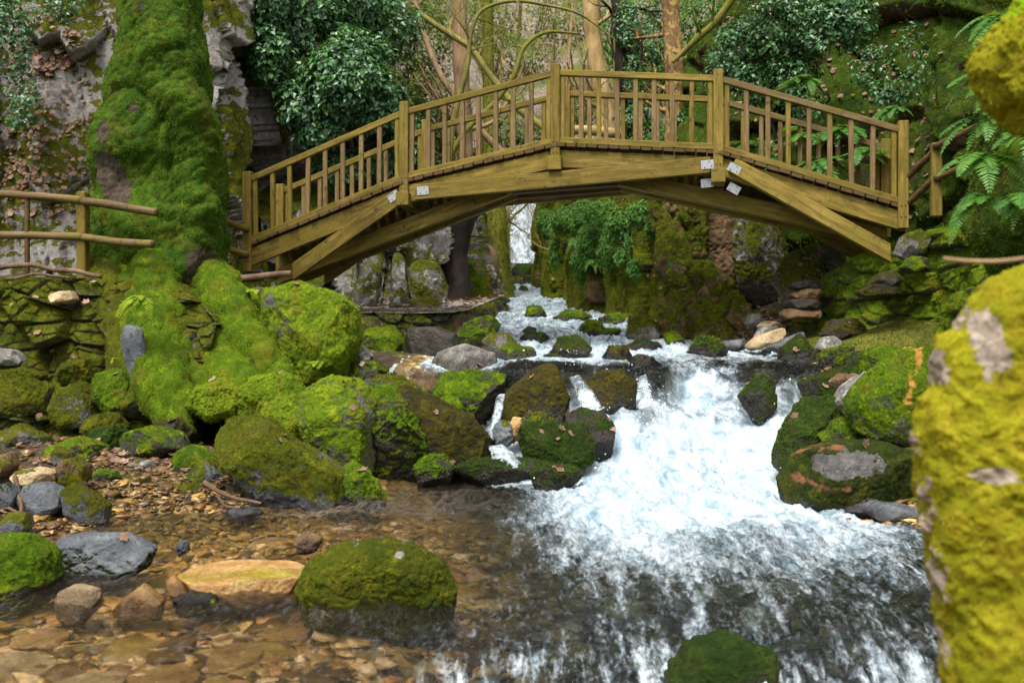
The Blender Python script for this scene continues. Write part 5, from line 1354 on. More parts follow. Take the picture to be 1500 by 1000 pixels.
# flat path paving behind the low wall
def paving_mat():
    s = NT('worn path slabs')
    v = s.n('ShaderNodeTexVoronoi', {'Vector': s.scaled((1, .6, 1)), 'Scale': 2.2}, feature='DISTANCE_TO_EDGE').outputs['Distance']
    n2 = s.noise(8, 6, 0.65)
    c = s.ramp(n2, [(0.3, (0.10, 0.085, 0.075)), (0.7, (0.30, 0.26, 0.24))])
    c = s.mix(s.sm(v, 0.01, 0.05, 1, 0), c, (0.02, 0.016, 0.012))
    return s.done(s.bsdf(c, 0.8, s.bump(n2, 0.5, 0.02)))
pu, pv = np.meshgrid(np.linspace(0, 1, 60), np.linspace(0, 1, 90), indexing='ij')
pyy = 13.15 + 6.3 * pv
pxl = np.interp(pyy, [13, 15, 17, 19.5], [-2.9, -2.4, -1.2, -.75]); pxr = np.interp(pyy, [13, 13.6, 15.5, 19.5], [-.95, -.62, -.48, -.1])
pxx = pxl + (pxr - pxl) * pu
PV = np.stack([pxx, pyy, 1.70 + 0.085 * (pyy - 13.4)], 2).reshape(-1, 3)
PV[:, 2] += 0.02 * fbm(PV, 2, 3, 5)
PF_ = gridfaces(60, 90)
tag(Geo().add(PV, PF_, 0).build('path', paving_mat()), kind='structure')

# mossy root mass on the far right bank
stump = empty('tree_stump', W(1010, 500, 14.3), 'moss smothered stump with spreading roots between the gorge wall and the leaf litter', 'tree stump')
for k_, (pts, rr) in enumerate((
    ([(962, 270, 14.6), (978, 320, 14.5), (996, 370, 14.3), (1012, 430, 14.2), (1008, 510, 14.1)], [.20, .27, .36, .42, .50]),
    ([(1000, 385, 14.2), (1030, 405, 14.0), (1052, 430, 13.9), (1050, 470, 13.8), (1040, 510, 13.7)], [.20, .24, .24, .24, .24]),
    ([(1030, 430, 14.0), (1066, 450, 13.8), (1092, 476, 13.6), (1098, 500, 13.5)], [.24, .24, .2, .12]),
    ([(1000, 440, 14.0), (985, 480, 13.7), (975, 515, 13.5)], [.24, .2, .14]),
    ([(1040, 470, 13.8), (1062, 490, 13.5), (1068, 512, 13.3)], [.2, .16, .12]),
    ([(975, 300, 14.5), (1000, 310, 14.3), (1018, 340, 14.2), (1020, 380, 14.1)], [.16, .17, .18, .14]))):
    S = smooth_path([W(*p) for p in pts], 90)
    r_ = np.interp(np.linspace(0, 1, 90), np.linspace(0, 1, len(rr)), rr)
    V_, F_ = tube(S, r_, 64)
    N_ = vnormals(V_, F_)
    V_ = V_ + N_ * (0.10 * fbm(V_, 1.6, 3, 170 + k_) + 0.24 * (billow(V_, 2.6, 4, 180 + k_) - .5))[:, None]
    N_ = vnormals(V_, F_)
    V_ = V_ + N_ * (0.12 * (billow(V_, 6, 3, 195 + k_) - .5))[:, None]
    N_ = vnormals(V_, F_)
    m_ = np.clip(0.52 + 0.35 * N_[:, 2] + .9 * fbm(V_, 1.8, 4, 190 + k_), 0, 1)
    g = Geo().add(V_, F_, 0, True, moss=m_, wet=0, tint=.5)
    mats = finish(g, V_, F_, N_, m_, 'green', 5500, (0.02, 0.05), 0.010, 7 + k_, [MAT['olive_rust']])
    g.build('trunk' if k_ == 0 else 'root', mats, stump)
R('weathered_snag', 'dark weathered trunk standing in the hollow behind the mossy stump', [(1004, 280), (1080, 280), (1092, 360), (1086, 450), (1040, 455), (1018, 380)], 14.75, .35, 'olive_rust', 'brown', .35, .1, dens=2500, L=(.02, .04), wd=.010, amp=.07, facets=4, sub=6, cat='dead tree', wet=-9)
R('mossy_rock', 'mossy pillar of rock behind the stump under the bridge', [(1085, 300), (1120, 296), (1150, 330), (1150, 440), (1120, 452), (1080, 420), (1070, 350)], 14.6, .5, 'slab', 'olive', 0.5, .3, dens=2500, L=(.02, .04), wd=.011, sub=6, facets=6, amp=0.08, wet=-9)
R('mossy_rock', 'pale faced mossy boulder under the bridge above the stone stack', [(1140, 400), (1150, 375), (1200, 358), (1235, 366), (1240, 420), (1210, 455), (1150, 450)], 13.2, .5, 'slab', 'olive', 0.45, .3, dens=2500, L=(.02, .04), wd=.011, sub=6, facets=6, amp=0.06, wet=-9)
for lab, o_, D_, sh in (
    ('tall white lichened slab leaning in the row under the left half of the bridge', [(600, 388), (612, 370), (640, 384), (656, 420), (652, 458), (622, 462), (604, 440)], 15.3, None),
    ('narrow upright slab left of the white lichened slab', [(574, 372), (584, 366), (592, 380), (600, 445), (588, 462), (576, 440)], 15.25, None),
    ('pale leaning slab nearest the left bridge strut', [(508, 440), (528, 388), (548, 366), (560, 378), (556, 432), (540, 460), (512, 462)], 14.9, None),
    ('squat grey block at the foot of the upright slabs', [(588, 452), (596, 438), (630, 436), (655, 446), (656, 470), (600, 472)], 14.7, None),
    ('pale pointed block beside the squat grey block', [(570, 462), (574, 430), (588, 422), (600, 440), (602, 470), (576, 472)], 14.6, None),
    ('mossy shoulder of rock right of the black hollow trunk', [(678, 395), (690, 385), (712, 420), (724, 450), (700, 458), (680, 440)], 17.6, 'green')):
    R('rock_slab', lab, o_, D_, .22, 'slab' if sh is None else 'green_grey', sh or 'olive', .42 if sh is None else .6, .35, dens=2600, L=(.015, .035), wd=.010, facets=7, box=3.6, amp=.03, cat='rock slab', wet=-9)
R('rock_slab', 'dark bare slate slab leaning on the wall at the tree foot', [(178, 498), (186, 468), (206, 480), (218, 540), (214, 590), (192, 570)], 9.95, .12, 'olive_slate', None, 0.15, .1, facets=5, amp=.015, wet=-9)
R('wall_stone', 'pale flat stone standing out of the left wall', [(-20, 520), (-5, 510), (20, 513), (33, 526), (26, 535), (-20, 536)], 10.35, .22, 'slab', None, -.2, .1, sub=4, facets=5, box=3.5, amp=.012, wet=-9)
R('wall_stone', 'bare brown stone on the top course of the left wall below the fence post', [(70, 440), (76, 430), (104, 426), (110, 438), (100, 444), (76, 446)], 10.5, .2, 'tanstone', None, -.2, .1, sub=4, facets=5, box=3.5, amp=.012, wet=-9)

# dead wood
def stick(name, label, pts, r0, r1, mat='bark', cat='branch', seg=9, n=40, wob=0.02):
    S = smooth_path([W(*p) for p in pts], n)
    S = S + np.stack([noise(S * 4, 7), noise(S * 4, 8), noise(S * 4, 9)], 1) * wob
    V_, F_ = tube(S, np.linspace(r0, r1, n) * (1 + .2 * noise(S * 7, 3)), seg)
    return tag(Geo().add(V_, F_, 0, True, tint=.5, moss=0.25 + .5 * fbm(V_, 2, 3, 4), wet=0).build(name, MAT[mat], None, loc=S.mean(0)), label, cat)
def bark_mat(name, cols, spots=None, sc=1.0, moss=True):
    s = NT(name)
    n1 = s.noise(6 * sc, 6, 0.65, s.scaled((1, 1, .35))); n2 = s.noise(30 * sc, 5, 0.7, s.scaled((1, 1, .4)))
    c = s.ramp(n1, [(0.3, cols[0]), (0.5, cols[1]), (0.72, cols[2])])
    if spots:
        c = s.mix(s.sm(s.noise(8 * sc, 6, .65, dist=.8), 0.47, 0.60, 0, .8), c, spots)
    if moss:
        c = s.mix(s.sm(s.math('ADD', s.attr('moss'), s.math('MULTIPLY_ADD', n1, .8, -.4)), .5, .65), c, s.mix(n2, OLIVE[0], OLIVE[2]))
    return s.done(s.bsdf(c, .85, s.bump(s.math('ADD', n1, n2), .6, .02)))
MAT['bark'] = bark_mat('brown bark', [(0.03, .018, .010), (.09, .055, .03), (.17, .11, .07)])
MAT['bark_pink'] = bark_mat('pinkish brown smooth bark', [(0.10, .06, .028), (.22, .14, .07), (.34, .24, .13)])
MAT['bark_yellow'] = bark_mat('ochre smooth bark', [(0.16, .105, .035), (.31, .21, .08), (.45, .34, .17)])
MAT['bark_plane'] = bark_mat('peeling ochre and brown bark', [(0.06, .03, .012), (.12, .065, .025), (.2, .12, .05)], (.34, .23, .06), 1.0)
MAT['bark_olive'] = bark_mat('mossy yellow green bark', [(0.05, .045, .012), (.15, .13, .025), (.26, .22, .05)])
MAT['bark_dark'] = bark_mat('near black bark', [(0.008, .006, .004), (.022, .015, .010), (.05, .035, .022)])
stick('dead_branch', 'bare grey branch lying along the top of the left wall', [(-30, 398, 10.9), (30, 388, 10.8), (90, 395, 10.7), (140, 402, 10.6), (150, 404, 10.6)], .03, .022, 'bark')
stick('dead_branch', 'thin dead twig on the left wall top under the grey branch', [(10, 408, 10.7), (60, 402, 10.7), (100, 408, 10.6)], .016, .01, 'bark')
stick('dead_branch', 'slender pale twig sticking out in front of the golden boulder', [(1382, 379, 2.2), (1420, 382, 2.2), (1470, 381, 2.2), (1540, 372, 2.25)], .0042, .0055, 'bark_pink', wob=.004)
stick('driftwood', 'weathered brown plank end lying by the left bridge end', [(340, 410, 11.3), (380, 405, 11.2), (426, 400, 11.1)], .04, .036, 'bark', 'driftwood', wob=.01)
for lab, pts, r_ in (
    ('long bare root crossing the gravel of the left shore', [(142, 712, 7.9), (175, 724, 7.7), (205, 738, 7.6), (240, 744, 7.5), (262, 752, 7.4)], .022),
    ('curved root climbing from the cobbles to the wall foot', [(128, 690, 8.0), (140, 716, 7.8), (150, 730, 7.7), (146, 742, 7.6)], .03),
    ('thick dark root stretched over the mossy stones at the wall foot', [(150, 662, 8.9), (178, 676, 8.7), (205, 688, 8.5), (232, 690, 8.4), (262, 700, 8.3)], .035),
    ('thin root looping off the pinkish cobble at the far left', [(22, 700, 7.2), (28, 730, 6.9), (30, 752, 6.8), (10, 745, 6.8)], .018),
    ('tangled root under the slanting slab', [(300, 706, 7.6), (322, 722, 7.5), (345, 728, 7.45), (382, 736, 7.4)], .022),
    ('thin root hanging under the slanting slab', [(318, 728, 7.45), (330, 740, 7.4), (352, 742, 7.35)], .014)):
    stick('exposed_root', lab, pts, r_, r_ * .55, 'bark', 'root')

# ------------------------------------------------------------------ trees beyond the bridge
def grow(g, start, dirv, length, r0, rng, depth, mat=0, curl=0.25, upb=0.05, seg=6):
    n = max(6, int(8 + length * 5))
    P_ = [np.array(start, float)]
    d = np.array(dirv, float); d /= np.linalg.norm(d)
    st = length / n
    for _ in range(n):
        d = d + rng.normal(size=3) * curl * 0.5 + np.array([0, 0, upb])
        d /= np.linalg.norm(d)
        P_.append(P_[-1] + d * st)
    P_ = np.array(P_)
    r = r0 * np.linspace(1, .25, len(P_))
    V_, F_ = tube(P_, r, seg, cap=False)
    g.add(V_, F_, mat, True, moss=np.clip(.35 + .5 * fbm(V_, 1.5, 3, 2), 0, 1), tint=.5)
    if depth > 0:
        for _ in range(rng.integers(3, 6)):
            k = rng.integers(len(P_) // 5, len(P_) - 1)
            t = P_[min(k + 1, len(P_) - 1)] - P_[k]
            t /= np.linalg.norm(t)
            a = rng.normal(size=3); a -= t * (a @ t); a /= np.linalg.norm(a)
            grow(g, P_[k], t * .6 + a * .8, length * rng.uniform(.35, .6), r[k] * .6, rng, depth - 1, mat, curl * 1.2, upb, max(4, seg - 1))

def bare_tree(name, label, pts, rr, mat, seed, branches=5, blen=1.6, depth=2, group=None, bmat=None, cat='tree', mossy=0.25, shoot=None, lo=0.3, nseg=14):
    rng = np.random.default_rng(seed)
    S = smooth_path([p if isinstance(p, np.ndarray) else W(*p) for p in pts], 70)
    root = empty(name, S[0] if S[0][2] < S[-1][2] else S[-1], label, cat, group)
    r = np.interp(np.linspace(0, 1, 70), np.linspace(0, 1, len(rr)), rr)
    V_, F_ = tube(S, r, nseg)
    N_ = vnormals(V_, F_)
    V_ = V_ + N_ * (np.median(r) * .28 * fbm(V_, 1.8, 4, seed))[:, None]
    m_ = np.clip(mossy + .5 * fbm(V_, 1.2, 4, seed + 1), 0, 1)
    g = Geo().add(V_, F_, 0, True, moss=m_, tint=.5, wet=0)
    mats = [MAT[mat]]
    if shoot:
        mats = finish(g, V_, F_, N_, m_, shoot, 2500, (.03, .07), .016, seed, mats, droop=.8)
    g.build('trunk', mats, root)
    for b in range(branches):
        k = rng.integers(int(70 * lo), 68)
        t = S[min(k + 1, 69)] - S[k]; t /= np.linalg.norm(t)
        if t[2] < 0: t = -t
        a = rng.normal(size=3); a[1] *= .6; a -= t * (a @ t); a /= np.linalg.norm(a)
        gb = Geo()
        grow(gb, S[k], t * .5 + a, blen * rng.uniform(.6, 1.2), min(r[k] * .45, .05), rng, depth)
        gb.build('branch', MAT[bmat or mat], root)
    return root

bare_tree('bare_tree', 'straight brown trunk rising behind the left half of the bridge', [(664, 478, 18.3), (666, 400, 18.4), (672, 320, 18.5), (680, 230, 18.5), (676, 110, 18.5), (671, 0, 18.5), (668, -60, 18.5)], [.20, .17, .165, .16, .155, .15, .14], 'bark_pink', 201, 6, 1.8, mossy=.2)
bare_tree('bare_tree', 'smooth ochre trunk with a curved foot behind the middle of the bridge', [(905, 235, 21), (893, 190, 21), (880, 130, 21), (868, 50, 21), (862, -60, 21)], [.20, .19, .18, .175, .17], 'bark_yellow', 202, 5, 1.8, mossy=.1)
bare_tree('plane_tree', 'ochre and brown mottled trunk beside the right middle post of the bridge', [(985, 400, 17.2), (985, 250, 17.3), (988, 140, 17.4), (984, 40, 17.5), (981, -60, 17.5)], [.18, .165, .155, .155, .15], 'bark_plane', 203, 4, 1.4, mossy=.25)
bare_tree('mossy_tree', 'moss wrapped trunk between the slabs and the waterfall', [(728, 450, 21.5), (724, 400, 21.5), (722, 340, 21.6), (722, 280, 21.8), (718, 160, 22), (714, 20, 22), (712, -50, 22)], [.42, .36, .32, .25, .14, .12, .1], 'bark_olive', 204, 4, 1.6, mossy=.75, shoot='green')
bare_tree('leaning_tree', 'long yellowish stem leaning from upper left to lower right over the bridge rail', [(850, 262, 16.5), (806, 196, 16.6), (760, 160, 16.8), (716, 108, 17), (690, 72, 17.1), (640, 38, 17.2), (590, 2, 17.3), (550, -30, 17.4)], [.06, .06, .058, .056, .053, .05, .045, .04], 'bark_olive', 205, 6, 1.3, 2, mossy=.35)
bare_tree('bare_tree', 'crooked mossy stem curving up right of the straight brown trunk', [(642, 262, 16), (680, 195, 16), (725, 150, 16.2), (752, 112, 16.2), (768, 70, 16.3), (800, 48, 16.4), (850, 50, 16.5)], [.052, .048, .045, .04, .035, .028, .016], 'bark_olive', 206, 6, 1.2, 2, mossy=.6)
bare_tree('bare_tree', 'dark thin stem arching over to the right above the bridge rail', [(655, 280, 15.8), (662, 190, 15.7), (684, 100, 15.6), (690, 50, 15.6), (706, 16, 15.6), (750, 2, 15.6), (800, 8, 15.7), (850, 22, 15.8), (905, 62, 16)], [.07, .052, .04, .034, .03, .027, .024, .02, .010], 'bark_olive', 207, 7, 1.0, 2, mossy=.5)
bare_tree('bare_tree', 'orange brown stem leaning left behind the leaning yellowish stem', [(745, 232, 19), (712, 200, 19), (672, 150, 19.1), (640, 100, 19.2), (618, 40, 19.3), (600, -30, 19.4)], [.075, .07, .065, .06, .05, .045], 'bark_pink', 208, 5, 1.5, 2, mossy=.1)
bare_tree('ivy_clad_tree', 'thin dark ivy clad tree left of the mottled trunk', [(925, 260, 19), (918, 150, 19), (908, 60, 19), (895, -50, 19)], [.13, .11, .09, .08], 'bark_dark', 209, 6, 1.6, 2, mossy=.2)
bare_tree('fallen_log', 'pale fallen log lying across the slope behind the middle of the bridge', [(838, 190, 20), (870, 192, 20), (905, 196, 20), (930, 200, 20)], [.09, .10, .10, .08], 'bark_yellow', 210, 1, .8, 1, cat='log', mossy=.1)
bare_tree('mossy_tree', 'yellow mossy branch slanting down from the top edge over the right ivy', [(985, 92, 13.5), (1020, 58, 13.4), (1050, 30, 13.3), (1085, -20, 13.2)], [.03, .045, .05, .055], 'bark_olive', 211, 3, .8, 1, mossy=.6)
bare_tree('dark_trunk', 'black hollow trunk standing over the slabs under the left half of the bridge', [(672, 470, 17.0), (668, 420, 17.0), (662, 370, 17.0), (672, 320, 17.0), (690, 290, 17.2)], [.34, .27, .25, .30, .30], 'bark_dark', 212, 0, 1, 1, mossy=.05)
S_ = np.array([W(706 + 17 * math.cos(t_), 383 + 19 * math.sin(t_), 20.2) for t_ in np.linspace(-2.2, 3.4, 30)])
V_, F_ = tube(S_, .11, 12)
tag(Geo().add(V_, F_, 0, True, moss=.1, tint=.5).build('tree_burl', MAT['bark_pink'], None, loc=S_.mean(0)), 'ring shaped brown burl curling out beside the moss wrapped trunk', 'burl')

rng = np.random.default_rng(88)
for k_ in range(26):
    D_ = rng.uniform(21, 40)
    px_ = rng.uniform(400, 1080)
    x_ = (px_ - 750) / FPX * D_
    zb = ground_at(x_, D_) - .2
    lean_ = rng.normal(size=2) * .12
    h_ = rng.uniform(7, 12)
    pts = [np.array([x_ + lean_[0] * h_ * t + .25 * math.sin(3 * t + k_), D_ + lean_[1] * h_ * t, zb + h_ * t]) for t in (0, .25, .5, .75, 1)]
    r_ = rng.uniform(.03, .075)
    bare_tree('slender_tree', 'slim bare tree in the leafless tangle on the slope beyond the bridge', pts, [r_, r_ * .85, r_ * .7, r_ * .5, r_ * .2], ['bark_pink', 'bark_olive', 'bark', 'bark_olive'][k_ % 4], 300 + k_, 9, 2.0, 2, group='slender bare trees on the slope beyond the bridge', mossy=.3, lo=.15, nseg=8)

# ------------------------------------------------------------------ foliage
def leaf_cloud(lumps, n, size, seed, shell=0.35):
    """leaf positions and facings spread through the outer layer of several lumps"""
    rng = np.random.default_rng(seed)
    vol = np.array([l[3] * l[4] * l[5] for l in lumps]) ** .67
    ps, ns_ = [], []
    for l, w_ in zip(lumps, vol / vol.sum()):
        k = int(n * w_)
        d = rng.normal(size=(k, 3)); d /= np.linalg.norm(d, axis=1)[:, None]
        d[:, 1] = np.where(d[:, 1] > .45, -d[:, 1], d[:, 1])
        r = 1 - shell * rng.random(k) ** 1.5
        p = d * r[:, None] * np.array(l[3:6]) + np.array(l[:3])
        keep = fbm(p, 1.7, 3, seed) > -.16 - .35 * rng.random(k)
        p = p + .18 * np.stack([fbm(p, 2.2, 3, seed + 1), fbm(p, 2.2, 3, seed + 2), fbm(p, 2.2, 3, seed + 3)], 1)
        nn = d + np.array([0, -.2, .75]); nn /= np.linalg.norm(nn, axis=1)[:, None]
        ps.append(p[keep]); ns_.append(nn[keep])
    return np.concatenate(ps), np.concatenate(ns_)

def bush(name, label, lumps_px, n, size, mat, seed, stems=5, cat='shrub', tilt=.6, aspect=.75, down=.3, smat='bark_dark', shell=.4):
    lumps = [tuple(W(px, py, D)) + (rx, ry, rz) for (px, py, D, rx, ry, rz) in lumps_px]
    P_, N_ = leaf_cloud(lumps, n, size, seed, shell)
    base = np.array([np.mean([l[0] for l in lumps]), np.mean([l[1] for l in lumps]) + .3, min(l[2] - l[5] for l in lumps)])
    root = empty(name, base, label, cat)
    V_, F_, t_ = leaves(P_, N_, size, seed, tilt, aspect, down)
    Geo().add(V_, F_, 0, False, tint=t_).build('foliage', MAT[mat], root)
    rng = np.random.default_rng(seed)
    g = Geo()
    for _ in range(stems):
        l = lumps[rng.integers(len(lumps))]
        e_ = np.array(l[:3]) + rng.normal(size=3) * np.array(l[3:6]) * .4
        m_ = (base + e_) / 2 + rng.normal(size=3) * .2
        V_, F_ = tube(smooth_path([base + rng.normal(size=3) * .15, m_, e_], 14), np.linspace(.03, .008, 14), 5)
        g.add(V_, F_, 0, True, moss=.3, tint=.5)
    if stems: g.build('stems', MAT[smat], root)
    return root

bush('ivy', 'glossy ivy bush bulging over the left end of the bridge', [(500, 125, 15.4, .75, .6, .62), (455, 150, 15.5, .55, .5, .5), (545, 150, 15.6, .6, .5, .5), (520, 90, 15.8, .6, .6, .5), (470, 190, 15.5, .45, .4, .3), (580, 175, 16, .4, .4, .4)], 12500, .095, 'ivy', 401, 8, 'ivy')
bush('ivy', 'dark ivy curtain at the top left between the cliff and the glossy bush', [(430, 20, 15.8, .75, .5, .7), (500, 10, 16.3, .8, .6, .55), (395, 70, 15.3, .35, .35, .6), (560, 40, 17, .7, .6, .6), (400, 0, 15.2, .3, .3, .4)], 10500, .09, 'ivy', 402, 8, 'ivy')
bush('ivy', 'ivy tumbling behind the left railing below the glossy bush', [(600, 215, 16, .4, .35, .4), (560, 230, 16.2, .5, .4, .4), (500, 245, 16, .5, .4, .3), (620, 250, 16.5, .4, .3, .4)], 5000, .085, 'ivy', 403, 4, 'ivy')
bush('ivy', 'ivy blanket trailing over the right cliff above the bridge', [(1090, 70, 14.4, .45, .4, .5), (1140, 50, 14.0, .5, .35, .5), (1200, 40, 13.6, .5, .3, .45), (1110, 120, 14.3, .4, .35, .35), (1160, 110, 13.9, .35, .3, .4), (1240, 30, 13.4, .4, .3, .35), (1060, 100, 14.8, .3, .3, .4), (1180, 0, 13.8, .8, .3, .3)], 11000, .07, 'ivy', 404, 8, 'ivy')
bush('ivy', 'thin ivy trailing down the left cliff at the picture edge', [(20, 60, 13.2, .3, .25, .55), (30, 150, 13.1, .25, .2, .4), (10, 20, 13.3, .5, .25, .4), (95, 10, 13.4, .3, .2, .25)], 2600, .06, 'ivy', 405, 0, 'ivy')
bush('ivy', 'scattered ivy hanging on the right cliff above the far railing', [(1330, 100, 12.6, .25, .2, .5), (1270, 90, 13, .25, .2, .35), (1180, 160, 13.6, .3, .2, .25), (1300, 140, 12.8, .25, .2, .25)], 1500, .055, 'ivy', 406, 0, 'ivy')
bush('ivy', 'ivy growing up the thin dark tree left of the mottled trunk', [(915, 40, 18.9, .25, .25, .5), (922, 110, 18.9, .22, .22, .5), (930, 170, 18.8, .3, .25, .4), (955, 60, 19.2, .35, .3, .5), (1010, 130, 18, .3, .3, .5), (1005, 190, 17.4, .3, .3, .35)], 5500, .075, 'ivy', 407, 4, 'ivy')
bush('hanging_plant', 'leafy green plants hanging in a thick drift on the gorge wall', [(825, 322, 18.9, .22, .2, .3), (855, 318, 17.9, .3, .25, .35), (862, 358, 17.4, .22, .2, .35), (905, 330, 16.1, .25, .2, .3), (846, 388, 17.9, .18, .2, .3), (935, 310, 15.2, .22, .2, .2), (915, 372, 15.8, .15, .15, .2), (800, 330, 21, .2, .2, .35), (880, 310, 17, .3, .25, .2), (960, 330, 14.9, .15, .15, .15), (815, 372, 19.2, .12, .12, .3), (890, 372, 16.6, .14, .14, .3), (930, 395, 15.1, .12, .12, .16)], 19000, .06, 'fern', 408, 0, 'plants', aspect=.4)
bush('shrub', 'loose pale green shrub behind the left ivy', [(610, 70, 21, .8, .6, 1.1), (585, 0, 22, 1., .8, .8), (630, 150, 20, .5, .4, .7)], 7500, .085, 'shrub', 411, 10, smat='bark')
bush('shrub', 'bright green leafy shrub right of the ochre trunk at the top edge', [(940, 20, 23, .7, .6, .7), (905, 60, 24, .6, .6, .8), (960, 90, 22, .5, .5, .7), (1020, 30, 21, .7, .5, .8), (1050, 10, 20, .6, .5, .6)], 8000, .08, 'fern', 412, 10, smat='bark')
bush('shrub', 'yellow green undergrowth on the slope under the leaning stem', [(770, 200, 22, .9, .6, .5), (640, 190, 22, .6, .6, .5), (840, 160, 25, .7, .6, .5)], 5200, .075, 'shrub', 413, 8, smat='bark')
bush('shrub', 'low green bush behind the middle railing right of the fallen log', [(945, 200, 19, .45, .4, .35), (985, 215, 18, .5, .4, .3), (1020, 215, 17, .4, .3, .35)], 3000, .07, 'fern', 414, 5, smat='bark')
bush('shrub', 'bright bush behind the black trunk under the bridge', [(695, 340, 23, .45, .4, .45), (685, 320, 22, .3, .3, .5), (712, 310, 24, .4, .3, .5)], 2600, .06, 'fern', 415, 4, smat='bark')
bush('shrub', 'grey green thicket high on the far slope left of the centre', [(690, 40, 30, 1.6, .9, .9), (760, 90, 32, 1.4, .9, .8)], 5000, .09, 'shrub', 416, 12, smat='bark_pink')
bush('shrub', 'grey green thicket high on the far slope right of the centre', [(830, 30, 32, 1.5, .9, .9), (940, 110, 29, 1., .8, .9)], 5000, .09, 'shrub', 417, 12, smat='bark_pink')

def frond_geo(L, nleaf, wmax, droop, rng, lobes=False):
    """one frond along +x, drooping in z"""
    t = np.linspace(0, 1, nleaf * 2)
    ax = np.stack([L * (t - .12 * droop * t ** 2), 0 * t + .06 * L * rng.normal() * t ** 2, L * (.35 * t - droop * t ** 2)], 1)
    V_, F_ = tube(ax, np.linspace(.006, .002, len(t)) * L * 2, 4, cap=False)
    Vs, Fs, Ts = [V_], [F_], [np.full(len(V_), .2)]
    n = len(V_)
    for k in range(2, len(t) - 1):
        w = wmax * L * math.sin(math.pi * min(1, .12 + .88 * t[k]) ** .8) ** .8 + .01 * L
        tan = ax[k + 1] - ax[k]; tan /= np.linalg.norm(tan)
        for s_ in (-1, 1):
            side = np.array([0, s_, 0]) + tan * .45 + np.array([0, 0, -.15 + .1 * rng.normal()])
            side /= np.linalg.norm(side)
            b = ax[k]
            hw_ = L / len(t) * .62
            Vs.append(np.array([b - tan * hw_ * .7, b + side * w * .55 - tan * hw_, b + side * w, b + side * w * .55 + tan * hw_ * .9, b + tan * hw_ * .7]))
            Fs.append(np.array([(0, 1, 4), (1, 3, 4), (1, 2, 3)]) + n)
            Ts.append(np.full(5, .25 + .6 * rng.random()))
            n += 5
    return np.concatenate(Vs), np.concatenate(Fs), np.concatenate(Ts)

def fern(label, px, py, D, L, n, seed, face=(-.3, -1, .2), droop=.6, nleaf=9, wmax=.28, group=None, spread=1.1, mat='fern', name='fern'):
    rng = np.random.default_rng(seed)
    c = W(px, py, D)
    root = empty(name, c, label, 'fern', group)
    f = np.array(face, float); f /= np.linalg.norm(f)
    for k in range(n):
        a = f + rng.normal(size=3) * .55 * spread
        if a[1] > .2: a[1] = -a[1] * .4
        a[2] = abs(a[2]) * .5 if droop < .9 else a[2]
        h = np.array([a[0], a[1], 0]); h /= np.linalg.norm(h) + 1e-9
        V_, F_, t_ = frond_geo(L * rng.uniform(.65, 1.15), nleaf, wmax, droop * rng.uniform(.6, 1.4), rng)
        up = np.array([0, 0, 1.0]); sd = np.cross(up, h)
        Q = V_[:, :1] * h + V_[:, 1:2] * sd + V_[:, 2:3] * up + c + rng.normal(size=3) * .04 * L
        Geo().add(Q, F_, 0, False, tint=t_).build('frond', MAT[mat], root)
    return root

fern('small bright fern sprouting from the wall at the tree foot', 208, 436, 9.85, .28, 10, 501, droop=.9, mat='sh_lime')
fern('tiny fern at the plank end below the left bridge post', 372, 425, 10.9, .17, 7, 502, mat='sh_lime')
fern('tiny fern growing in the dark hollow below the great knoll', 470, 530, 9.9, .17, 7, 503, spread=1.4, mat='sh_lime')
fern('tiny seedling fern on the left wall face', 171, 525, 9.9, .10, 4, 504, mat='sh_lime')
for k_, (px_, py_, D_, L_, n_, lab) in enumerate((
    (1095, 215, 14.0, .45, 8, 'fern behind the right railing nearest the right middle post'),
    (1135, 235, 13.8, .45, 8, 'second fern behind the right railing counting from the right middle post'),
    (1180, 200, 13.6, .5, 9, 'tallest fern behind the right railing'),
    (1225, 195, 13.4, .5, 9, 'bright fern behind the right railing under the ivy'),
    (1205, 240, 13.3, .45, 8, 'low fern behind the right railing close to the deck'),
    (1262, 225, 13.0, .4, 7, 'fern behind the right railing close to the end posts'),
    (1175, 120, 13.7, .4, 7, 'fern on the right cliff just above the right railing'),
    (1310, 160, 12.4, .3, 6, 'small fern on the right cliff above the bridge end post'))):
    fern(lab, px_, py_, D_ - .45, L_ * 1.15, n_ + 6, 510 + k_, face=(-.4, -1, .3), droop=.75, wmax=.26, nleaf=11, spread=1.3)
for k_, (px_, py_, D_, L_, n_, lab) in enumerate((
    (820, 325, 19.4, .45, 9, 'fern at the left end of the row on the gorge wall'),
    (850, 310, 18.6, .5, 10, 'fern high on the gorge wall right of the row end'),
    (845, 350, 18.6, .45, 9, 'fern hanging halfway down the gorge wall'),
    (872, 335, 17.6, .5, 10, 'large fern in the middle of the gorge wall'),
    (870, 380, 17.4, .4, 8, 'lowest fern on the gorge wall'),
    (915, 330, 16.2, .45, 9, 'fern on the gorge wall left of the mossy stump'),
    (912, 370, 16.0, .35, 8, 'small fern below it on the gorge wall near the stump'),
    (940, 320, 15.3, .4, 8, 'fern touching the mossy stump on the gorge wall'),
    (985, 385, 13.6, .18, 7, 'little bright fern growing on the mossy stump'))):
    fern(lab, px_, py_, D_, L_ * .72, n_ + 5, 540 + k_, face=(-.7, -.8, .1), droop=1.0, wmax=.24, nleaf=11, spread=1.4)
